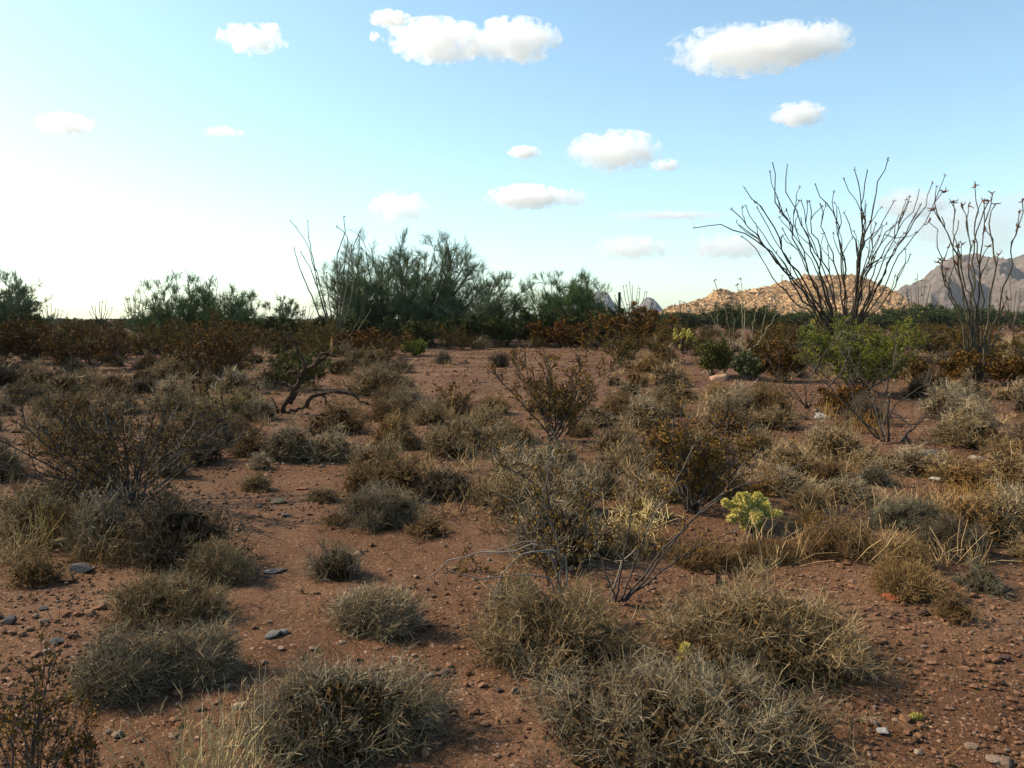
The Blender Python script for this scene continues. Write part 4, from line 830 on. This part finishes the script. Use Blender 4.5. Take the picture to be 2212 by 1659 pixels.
ROCKS = [
 (168, 1238, 66, 30, (.115, .118, .12), 'blue-grey rounded rock on the soil at left, by the yellowish shrub'),
 (1778, 905, 52, 22, (.62, .58, .52), 'white angular block of rock under the bright green bush'),
 (1552, 822, 50, 28, (.40, .25, .18), 'brown boulder with dark shaded front beside the broom bush'),
 (585, 1378, 62, 14, (.16, .15, .14), 'flat slate slab on the path above the big grey shrub'),
 (612, 1368, 36, 12, (.20, .20, .19), 'small slate piece leaning behind the flat slab on the path'),
 (1942, 1300, 66, 26, (.30, .085, .04), 'flat brick-red rock at right between two shrubs'),
 (2122, 998, 52, 22, (.42, .33, .26), 'pale rounded rock at the right edge'),
 (2160, 976, 30, 26, (.45, .33, .24), 'upright pale rock with bright face at the right edge'),
 (2028, 1040, 50, 12, (.48, .44, .40), 'thin whitish slab at right below the tan shrub'),
 (2008, 985, 68, 20, (.26, .24, .22), 'long grey slanted slab beside the wide soft tan shrub'),
 (545, 1012, 36, 20, (.50, .34, .24), 'pale rock beside the tiny whitish shrub'),
 (15, 1350, 44, 36, (.09, .08, .08), 'dark rock cut off by the left edge'),
 (92, 1318, 30, 12, (.11, .10, .095), 'small dark stone left of the wide tan mound'),
 (118, 1389, 34, 14, (.125, .122, .12), 'slate-coloured stone above the near creosote at left'),
 (135, 1326, 28, 13, (.34, .15, .07), 'orange stone left of the wide tan mound'),
 (164, 1330, 18, 12, (.38, .16, .07), 'small orange stone beside another orange stone'),
 (195, 1330, 30, 28, (.30, .17, .10), 'brown stone touching the wide tan mound'),
 (590, 1238, 60, 9, (.15, .15, .155), 'thin bluish slab flat on the sandy path'),
 (545, 1240, 26, 9, (.07, .07, .07), 'small black stone left of the thin bluish slab'),
 (955, 1462, 44, 16, (.16, .10, .08), 'dark red flat stone on soil between the bottom shrubs'),
 (930, 1462, 26, 12, (.52, .42, .36), 'whitish stone next to the dark red flat stone'),
 (1995, 1328, 34, 16, (.10, .055, .04), 'dark brown stone on the gravel below the red rock'),
 (2172, 1424, 26, 18, (.10, .06, .055), 'dark round stone on the lower right gravel'),
 (1912, 1585, 40, 16, (.46, .42, .40), 'whitish stone on the gravel near the bottom right'),
 (910, 1128, 22, 8, (.55, .40, .26), 'small pale stone on bare soil beyond the compact shrub'),
 (595, 1086, 46, 14, (.28, .20, .12), 'flat tan stone on the path near the low tan shrub'),
 (655, 1058, 30, 10, (.32, .13, .07), 'reddish stone lying on the sandy path'),
 (615, 1115, 24, 10, (.15, .145, .14), 'dark slate chip in the middle of the path'),
 (2085, 1078, 28, 10, (.55, .52, .50), 'white flat stone in the right-hand gravel'),
 (2065, 1108, 20, 12, (.50, .47, .44), 'small white stone below the white flat stone'),
 (560, 1095, 20, 12, (.14, .135, .13), 'small slate stone at the left side of the path'),
 (1600, 930, 40, 14, (.40, .32, .26), 'pale slab between the rusty creosote and the tan mound'),
 (1700, 890, 26, 20, (.42, .30, .22), 'pale pinkish stone at the foot of the dark grey shrub'),
]
for k, (cx, by, w, h, colr, lab) in enumerate(ROCKS):
    p = at(cx, by); d = p[1]; a = w * d / F / 2; hz = max(h * d / F / 2 * .9, a * .16)
    me = rock_mesh(300 + k, 1.0); p[1] += a * .4; p[2] = float(height(p[0], p[1])) + hz * .35
    o = obj('rock', me, l=p, rz=float(RNG.uniform(-.5, .5)), sc=(a, a * .8, hz), color=[q * .78 for q in colr]); tag(o, lab, 'rock', 'larger rocks on the desert floor')
def clear(x, y, pad=0.0):
    A = np.array(PLANTED); return np.all(np.hypot(A[:, 0] - x, A[:, 1] - y) > A[:, 2] * .8 + pad)
# where a small repeat stands, told by the nearest thing one can find
MARKS = [(30, 640, 'leftmost tree'), (415, 690, 'dark left palo verde'), (608, 700, 'small round tree'), (726, 756, 'slender pale ocotillo'), (865, 742, 'large palo verde'), (1060, 720, 'low spreading palo verde'),
 (1222, 740, 'upright green palo verde'), (1337, 700, 'steel post'), (1475, 750, 'pale green cholla'), (1540, 780, 'green-brown broom bush'), (1597, 790, 'thin pale ocotillo'), (1822, 740, 'huge ocotillo'), (1855, 840, 'bright green bush'), (2114, 760, 'right ocotillo'), (1990, 715, 'far yellow-green cholla'), (1445, 650, 'orange hill left foot'), (1560, 640, 'orange hill left shoulder'), (1720, 640, 'orange hill middle'), (1880, 640, 'orange hill right end'), (1985, 640, 'first mountain shoulder'), (2090, 640, 'mountain peak'), (2195, 640, 'right edge mountain'), (112, 650, 'left far ocotillo'), (218, 650, 'left skyline ocotillo'),
 (1915, 940, 'leafless forked shrub'), (1778, 895, 'white block of rock'), (1552, 815, 'brown boulder'), (1192, 900, 'middle creosote'), (1500, 1040, 'dense rusty creosote'), (1618, 1130, 'bright yellow cholla'), (268, 1000, 'wide left creosote'), (614, 860, 'dead cactus'), (466, 800, 'left brown creosote'),
 (818, 840, 'pale clearing mound'), (978, 880, 'small thin creosote'), (1372, 1140, 'golden straw tangle'), (168, 1230, 'blue-grey rock'), (718, 1230, 'upright path shrub'), (590, 1378, 'flat slate slab'), (1942, 1300, 'flat red rock'), (2122, 990, 'pale rounded rock'), (1080, 780, 'round clearing shrub'), (818, 1120, 'grey-green path mound'),
 (338, 1320, 'wide tan mound'), (800, 1340, 'pale tousled mound'), (715, 1560, 'big bottom grey shrub'), (1690, 1400, 'large right mound'), (1195, 1400, 'dark-centred mound'), (2075, 1180, 'dark round right shrub'), (2172, 1420, 'dark round stone'), (2030, 1040, 'thin whitish slab')]
def where(px, py):
    k = min(MARKS, key=lambda m: (m[0] - px) ** 2 + (2.2 * (m[1] - py)) ** 2); dx, dy = px - k[0], py - k[1]
    if abs(dx) > 1.6 * abs(dy): side = 'left of' if dx < 0 else 'right of'
    elif dy > 0: side = 'in front of'
    else: side = 'behind'
    far = 'just ' if abs(dx) + 2 * abs(dy) < 60 else ''
    return far + side + ' the ' + k[2]
SM = [rock_mesh(400 + k, .55, 1) for k in range(8)]
rgs = np.random.default_rng(21); cnt = 0
SC = [(.13, .06, .032), (.18, .09, .05), (.22, .125, .075), (.095, .06, .045), (.12, .10, .082), (.27, .19, .135), (.19, .075, .036)]; SN = ['brown', 'light brown', 'tan', 'dark brown', 'grey', 'pale', 'reddish']
while cnt < 190:
    px_, py_ = rgs.uniform(-40, 2250), rgs.uniform(830, 1680) if rgs.random() < .8 else rgs.uniform(770, 830)
    p = at(px_, py_)
    if not clear(p[0], p[1]) or vnoise(p[0] / .9, p[1] / .9, 77) < .42: continue
    kc = int(rgs.integers(len(SC))); a = rgs.lognormal(0, .35) * (.016 + .0011 * p[1]); p[2] += a * .12
    o = obj('stone', SM[int(rgs.integers(8))], l=p, rz=float(rgs.uniform(0, 6.28)), sc=(a, a, a * rgs.uniform(.6, 1.1)), color=np.array(SC[kc]) * rgs.uniform(.85, 1.15))
    tag(o, SN[kc] + ' loose stone ' + where(px_, py_), 'stone', 'small loose stones on the bare soil'); cnt += 1
# gravel
def gravel():
    rg = np.random.default_rng(33); n = 46000
    px = rg.uniform(-60, 2272, n); d = np.exp(rg.uniform(math.log(2.0), math.log(42), n)); x = (px - CX) / F * d; y = d
    m = (fbm(x / 1.1, y / 1.1, 41, 3) + rg.normal(0, .10, n)) > .46
    m |= (d > 10) & (rg.random(n) < .6)
    x, y, d = x[m], y[m], d[m]; N = len(x)
    s = rg.lognormal(0, .5, N) * np.clip(.0042 + .00085 * d, 0, .04)
    z = height(x, y) + s * .15
    mb = MB(); tt = np.clip(rg.beta(2.2, 1.9, N), 0, 1); PP = np.stack([x, y, z], -1)
    for nr in (d < 4.6, d >= 4.6): stones_mesh(mb, PP[nr], s[nr] * (1 if d[nr][0] < 4.6 else 1.15), flat=.6, tint=tt[nr], rng=rg, octa=bool(d[nr][0] >= 4.6))
    tag(obj('gravel', mb.mesh('gravel', M['pebble'], smooth=False)), 'loose reddish gravel over the desert soil', 'gravel', kind='stuff')
gravel()
def litter():
    rg = np.random.default_rng(35); n = 9000; px = rg.uniform(-40, 2252, n); d = np.exp(rg.uniform(math.log(2.2), math.log(20), n)); x = (px - CX) / F * d
    A = np.array(PLANTED); near = np.min(np.hypot(A[:, 0][None] - x[:, None], A[:, 1][None] - d[:, None]) - A[:, 2][None], 1); m = (near < .28) | (rg.random(n) < .12)
    x, d = x[m], d[m]; N = len(x); st = np.stack([x, d, height(x, d)], -1); dr = np.stack([rg.normal(0, .8, N), rg.normal(0, .8, N), rg.uniform(.05, 1.0, N)], -1)
    P = grow(st, dr, rg.uniform(.02, .09, N) * (1 + d * .03), 3, .25, 0, rg); mb = MB(); mb.ribbons(P, taper(N, 3, .001, .0006) * (1 + d * .08)[:, None])
    tag(obj('ground_litter', mb.mesh('ground_litter', M['dry_leaf'])), 'dry grass bits and twig litter scattered over the soil', 'litter', kind='stuff')
litter()

# ------------------------------------------------------------------ scattered scrub towards the horizon
CL = []
for k in range(6):
    st, lf = creosote_parts(1.7, 1.3, 16, 7, 4, 6, .012, .022, 500 + k); mb = MB()
    for part, mi in ((st, 0), (lf, 1)): mb.merge(part, mi)
    CL.append(mb.mesh('scrub', [M['grey_stem'], M['creo_leaf']]))
GL = []
for k in range(3):
    st, lf = creosote_parts(1.9, 1.5, 18, 8, 4, 7, .014, .035, 520 + k); mb = MB()
    for part, mi in ((st, 0), (lf, 1)): mb.merge(part, mi)
    GL.append(mb.mesh('green_scrub', [M['grey_stem'], M['green_leaf']]))
rgf = np.random.default_rng(77)
def free(px, py):                       # keep the stony clearing and the sandy path open
    if 900 < px < 1325 and 755 < py < 872: return False
    if 455 < px < 745 and py > 1000: return False
    if 730 < px < 830 and 930 < py < 1030: return False
    if 455 < px < 1090 and 1140 < py: return False
    if px > 2080 and py > 1240: return False
    for kx, ky, kw, kh in ((1620, 1140, 110, 130), (1370, 1150, 100, 110), (700, 880, 120, 110), (1778, 900, 60, 60), (1552, 815, 60, 60), (1915, 950, 110, 60), (1195, 945, 130, 40), (1500, 1110, 170, 50), (270, 1090, 240, 60), (2122, 998, 60, 60), (818, 1140, 120, 60), (2035, 1040, 60, 50), (1850, 850, 130, 60), (1597, 800, 60, 40), (895, 765, 50, 60)):
        if abs(px - kx) < kw and ky - 25 < py < ky + kh: return False
    return py < 1300
nb = nd = 0
while nb < 280:
    px_, py_ = rgf.uniform(-80, 2290), 688 + 1.6 * F / np.exp(rgf.uniform(math.log(26), math.log(120)))
    if not free(px_, py_): continue
    p = at(px_, py_)
    if p[1] < 45 and not clear(p[0], p[1], .3): continue
    s = rgf.uniform(.55, 1.1); c = (np.array([.62, .68, .50]) if rgf.random() < .65 else np.array([.66, .78, .55])) * rgf.uniform(.7, 1.15)
    o = obj('creosote_bush', CL[int(rgf.integers(6))], l=p, rz=float(rgf.uniform(0, 6.28)), sc=(s * 1.1, s * 1.1, s), color=c)
    tag(o, ('olive' if c[1] > c[0] else 'brown') + ' ' + ('small' if s < .8 else 'tall') + ' creosote bush ' + where(px_, py_), 'bush', 'creosote bushes in the far scrub'); nb += 1
while nd < 285:
    px_ = rgf.uniform(-60, 2270); py_ = 688 + 1.6 * F / np.exp(rgf.uniform(math.log(13), math.log(52)) if rgf.random() < .6 else rgf.uniform(math.log(5.2), math.log(14)))
    if not free(px_, py_): continue
    p = at(px_, py_)
    if not clear(p[0], p[1], .02): continue
    w = rgf.uniform(.35, .95) + .007 * min(p[1], 40); stn = ['tan', 'tan', 'tan', 'grey', 'straw', 'brown', 'dark', 'pale'][int(rgf.integers(8))]; c = np.array(STY[stn]) * rgf.uniform(.9, 1.15)
    sc = (w / .76, w / .76, w / .76 * rgf.uniform(.75, 1.15)); rz = float(rgf.uniform(0, 6.28))
    if p[1] > 15: o = obj('dry_shrub', FARLIB[int(rgf.integers(6))], l=p, rz=rz, sc=sc, color=c)
    else:
        ms = LIB[int(rgf.integers(9))]; o = obj('dry_shrub', None, l=p, rz=rz, sc=sc); obj('stems', ms[0], o); obj('twigs', ms[1], o, c); obj('leaves', ms[2], o, c)
    PLANTED.append((p[0], p[1], w / 2))
    tag(o, stn.replace('dark', 'dark grey') + ' ' + ('small' if w < .65 else 'middling' if w < .95 else 'broad') + ' dry shrub ' + where(px_, py_), 'shrub', 'small dry tufts in the middle distance'); nd += 1
for k in range(46):                     # green line of taller bushes at the right
    px_ = 1420 + (k + rgf.uniform(-.4, .4)) * 19; Y = rgf.uniform(85, 150); p = loc(px_, 700, Y); p[2] = float(height(p[0], p[1])); s = rgf.uniform(1.5, 2.25) * (1.12 if px_ > 1900 else .95)
    o = obj('green_bush', GL[int(rgf.integers(3))], l=p, rz=float(rgf.uniform(0, 6.28)), sc=(s * 1.4, s * 1.4, s), color=np.array([.62, .75, .6]) * rgf.uniform(.75, 1.1))
    tag(o, ('tall' if s > 1.85 else 'low') + ' dark green bush ' + where(px_, 640), 'bush', 'dark green bushes below the hill and mountains')
for k in range(34):
    px_ = -70 + k * 42 + rgf.uniform(-18, 18); Y = rgf.uniform(75, 130); p = loc(px_, 700, Y); p[2] = float(height(p[0], p[1])); s = rgf.uniform(.85, 1.3)
    o = obj('green_bush', GL[int(rgf.integers(3))], l=p, rz=float(rgf.uniform(0, 6.28)), sc=(s * 1.4, s * 1.4, s), color=np.array([.6, .7, .55]) * rgf.uniform(.7, 1.05))
    tag(o, ('tall' if s > 1.1 else 'low') + ' green skyline bush ' + where(px_, 640), 'bush', 'low green bushes along the left skyline')
def tufts():
    rg = np.random.default_rng(93); n = 1500; px = rg.uniform(-60, 2270, n); d = np.exp(rg.uniform(math.log(5), math.log(62), n)); py = 688 + 1.6 * F / d
    ok = np.array([free(a, b) or (rg.random() < .10) for a, b in zip(px, py)]) & (fbm((px - CX) / F * d / 2.2, d / 2.2, 95, 2) > .40); px, d = px[ok], d[ok]; n = len(px); x = (px - CX) / F * d
    q = 44; idx = np.repeat(np.arange(n), q); sz = rg.uniform(.08, .28, n) * (1 + d / 60); b = np.stack([x, d, height(x, d)], -1)[idx] + rg.normal(0, .22, (n * q, 3)) * sz[idx][:, None] * [1, 1, 0]
    dr = rg.normal(0, .6, (n * q, 3)) * [1, 1, .3] + [0, 0, .8]; P = grow(b, dr, sz[idx] * rg.uniform(.5, 1.2, n * q), 3, .3, 0, rg); mb = MB(); mb.ribbons(P, taper(n * q, 3, .0011, .0007) * (1 + d[idx] * .10)[:, None], tint=np.clip(rg.random(n)[idx] * .7 + rg.random(n * q) * .3, 0, 1))
    tag(obj('dry_tufts', mb.mesh('dry_tufts', M['dry_twig']), color=(1.25, 1.05, .75)), 'tiny dry grass tufts filling the gaps between the shrubs', 'grass', kind='stuff')
tufts()
def far_brush():
    rg = np.random.default_rng(91); n = 900; th = np.radians(rg.uniform(-44, 44, n)); d = np.exp(rg.uniform(math.log(135), math.log(1100), n)); x = d * np.sin(th); y = d * np.cos(th)
    base = np.stack([x, y, height(x, y)], -1); mb = MB(); q = 46; idx = np.repeat(np.arange(n), q); s = rg.uniform(.7, 1.5, n)[idx]
    v = norm(rg.normal(0, 1, (n * q, 3))); v[:, 2] = np.abs(v[:, 2]); c = base[idx] + v * (s * rg.random(n * q) ** .4)[:, None] * [1.3, 1.3, 1.15]
    u = norm(rg.normal(0, 1, (n * q, 3))); w = norm(np.cross(u, rg.normal(0, 1, (n * q, 3)))); k = (.10 + .0006 * d[idx])[:, None]
    mb.leaves(c, u * k, w * k, tint=np.clip(rg.random(n)[idx] * .6 + rg.random(n * q) * .4, 0, 1)); tag(obj('far_brush', mb.mesh('far_brush', M['dark_leaf'])), 'far scrub merging into one mass towards the horizon', 'brush', kind='stuff')
far_brush()

# ------------------------------------------------------------------ clouds and haze
def cloud_mat(asp, seed, dens, thr, nz):
    m = D.materials.new('cloud_vapour'); m.use_nodes = True; n = m.node_tree.nodes; l = m.node_tree.links
    n.remove(n['Principled BSDF']); out = n['Material Output']; pv = n.new('ShaderNodeVolumePrincipled'); l.new(pv.outputs[0], out.inputs['Volume'])
    pv.inputs['Color'].default_value = (1, 1, 1, 1); pv.inputs['Anisotropy'].default_value = .5
    tc = n.new('ShaderNodeTexCoord'); ln = n.new('ShaderNodeVectorMath'); ln.operation = 'LENGTH'; l.new(tc.outputs['Object'], ln.inputs[0])
    mp = n.new('ShaderNodeMapping'); mp.inputs['Scale'].default_value = asp; mp.inputs['Location'].default_value = (seed * 3.1, seed * 1.7, seed * .9); l.new(tc.outputs['Object'], mp.inputs['Vector'])
    no = n.new('ShaderNodeTexNoise'); no.inputs['Scale'].default_value = nz; no.inputs['Detail'].default_value = 7; no.inputs['Roughness'].default_value = .62; l.new(mp.outputs[0], no.inputs['Vector'])
    a = n.new('ShaderNodeMath'); a.operation = 'MULTIPLY_ADD'; l.new(no.outputs['Fac'], a.inputs[0]); a.inputs[1].default_value = 3.4; a.inputs[2].default_value = -1.7 + .95 - thr
    s = n.new('ShaderNodeMath'); s.operation = 'SUBTRACT'; l.new(a.outputs[0], s.inputs[0]); l.new(ln.outputs['Value'], s.inputs[1])
    k = n.new('ShaderNodeMapRange'); k.interpolation_type = 'SMOOTHSTEP'; l.new(s.outputs[0], k.inputs['Value']); k.inputs['From Min'].default_value = 0; k.inputs['From Max'].default_value = .16; k.inputs['To Max'].default_value = dens
    l.new(k.outputs[0], pv.inputs['Density']); m.cycles.volume_step_rate = .5
    return m
def sphere_mesh():
    mb = MB(); u = np.linspace(0, math.pi, 13); v = np.linspace(0, 2 * math.pi, 25)[:-1]; U, Vv = np.meshgrid(u, v, indexing='ij')
    P = np.stack([np.sin(U) * np.cos(Vv), np.sin(U) * np.sin(Vv), np.cos(U)], -1); i = np.arange(12)[:, None] * 24; j = np.arange(24)[None]; jn = (j + 1) % 24
    mb.raw(P, quads=np.stack([i + j, i + 24 + j, i + 24 + jn, i + jn], -1).reshape(-1, 4)); return mb
def cloud(label, x0, x1, y0, y1, dens=1.0, thr=.12, alt=900, nz=1.5, seed=None):
    cx, cy = (x0 + x1) / 2, (y0 + y1) / 2; d = ray(cx, cy); t = alt / d[2]; Y = d[1] * t; c = loc(cx, cy, Y)
    a = (x1 - x0) / 2 * Y / F * 1.18; h = (y1 - y0) / 2 * Y / F * 1.18; b = min(a * .75, h * 2.2)
    sd_ = seed if seed is not None else len(D.materials); me = sphere_mesh().mesh('cloud', cloud_mat((a / h, b / h, 1), sd_, dens * 1.6 / h, thr, nz))
    o = obj('cloud', me, l=c, sc=(a, b, h)); tag(o, label, 'cloud', 'fair-weather clouds')
cloud('broken puffy cloud at upper left with a ragged top', 475, 610, 58, 112, thr=.3)
cloud('tiny puff of cloud above the broken upper left cloud', 570, 604, 51, 72)
cloud('long lumpy cloud across the upper middle', 846, 1045, 52, 126)
cloud('right lump of the long cloud in the upper middle', 1020, 1200, 50, 126)
cloud('small cloud streak at the top left of the long cloud', 802, 882, 26, 54)
cloud('tiny puff left of the long cloud', 798, 820, 70, 88)
cloud('largest bright cumulus at upper right', 1460, 1745, 68, 152, thr=.18)
cloud('rounded right shoulder of the largest upper right cumulus', 1640, 1830, 54, 128, thr=.15)
cloud('small slanted cloud below the largest right cumulus', 1672, 1778, 224, 270)
cloud('small cloud alone near the left edge', 88, 192, 248, 288)
cloud('thin faint cloud wisp in the left half', 440, 526, 274, 296, dens=.5, thr=.35)
cloud('small flat cloud left of the middle cumulus', 1100, 1162, 316, 341)
cloud('round cumulus in the middle right', 1238, 1422, 289, 364, thr=.15)
cloud('small wisp trailing the round cumulus', 1408, 1466, 344, 368, dens=.7)
cloud('flat cloud below the middle of the sky', 1058, 1215, 402, 450)
cloud('faint right tail of the flat middle cloud', 1200, 1266, 410, 446, dens=.5)
cloud('faint heap of cloud above the large palo verde', 800, 925, 418, 478, dens=.6)
cloud('cloud heap behind the top of the big ocotillo', 1900, 2035, 410, 470, dens=.6)
cloud('low cloud bank behind the right ocotillo', 1880, 2330, 425, 545, dens=.25, thr=.1, nz=.8)
cloud('thin stretched cloud streak left of the big ocotillo', 1300, 1600, 455, 476, dens=.5, thr=.3)
cloud('low pale cloud above the orange hill', 1285, 1445, 512, 558, dens=.5)
cloud('low pale cloud left of the big ocotillo stems', 1486, 1660, 508, 560, dens=.5)
HZ = True
if HZ:
    hm = D.materials.new('haze_air'); hm.use_nodes = True; n = hm.node_tree.nodes; n.remove(n['Principled BSDF']); pv = n.new('ShaderNodeVolumePrincipled')
    hm.node_tree.links.new(pv.outputs[0], n['Material Output'].inputs['Volume']); pv.inputs['Color'].default_value = (.80, .88, 1, 1); pv.inputs['Density'].default_value = .00008
    mb = MB(); a = 2750; z0, z1 = -5, 330; V = [(x, y, z) for z in (z0, z1) for x, y in ((-a, -a), (a, -a), (a, a), (-a, a))]
    mb.raw(V, quads=[(0, 3, 2, 1), (4, 5, 6, 7), (0, 1, 5, 4), (1, 2, 6, 5), (2, 3, 7, 6), (3, 0, 4, 7)]); tag(obj('haze', mb.mesh('haze', hm, smooth=False)), kind='stuff')
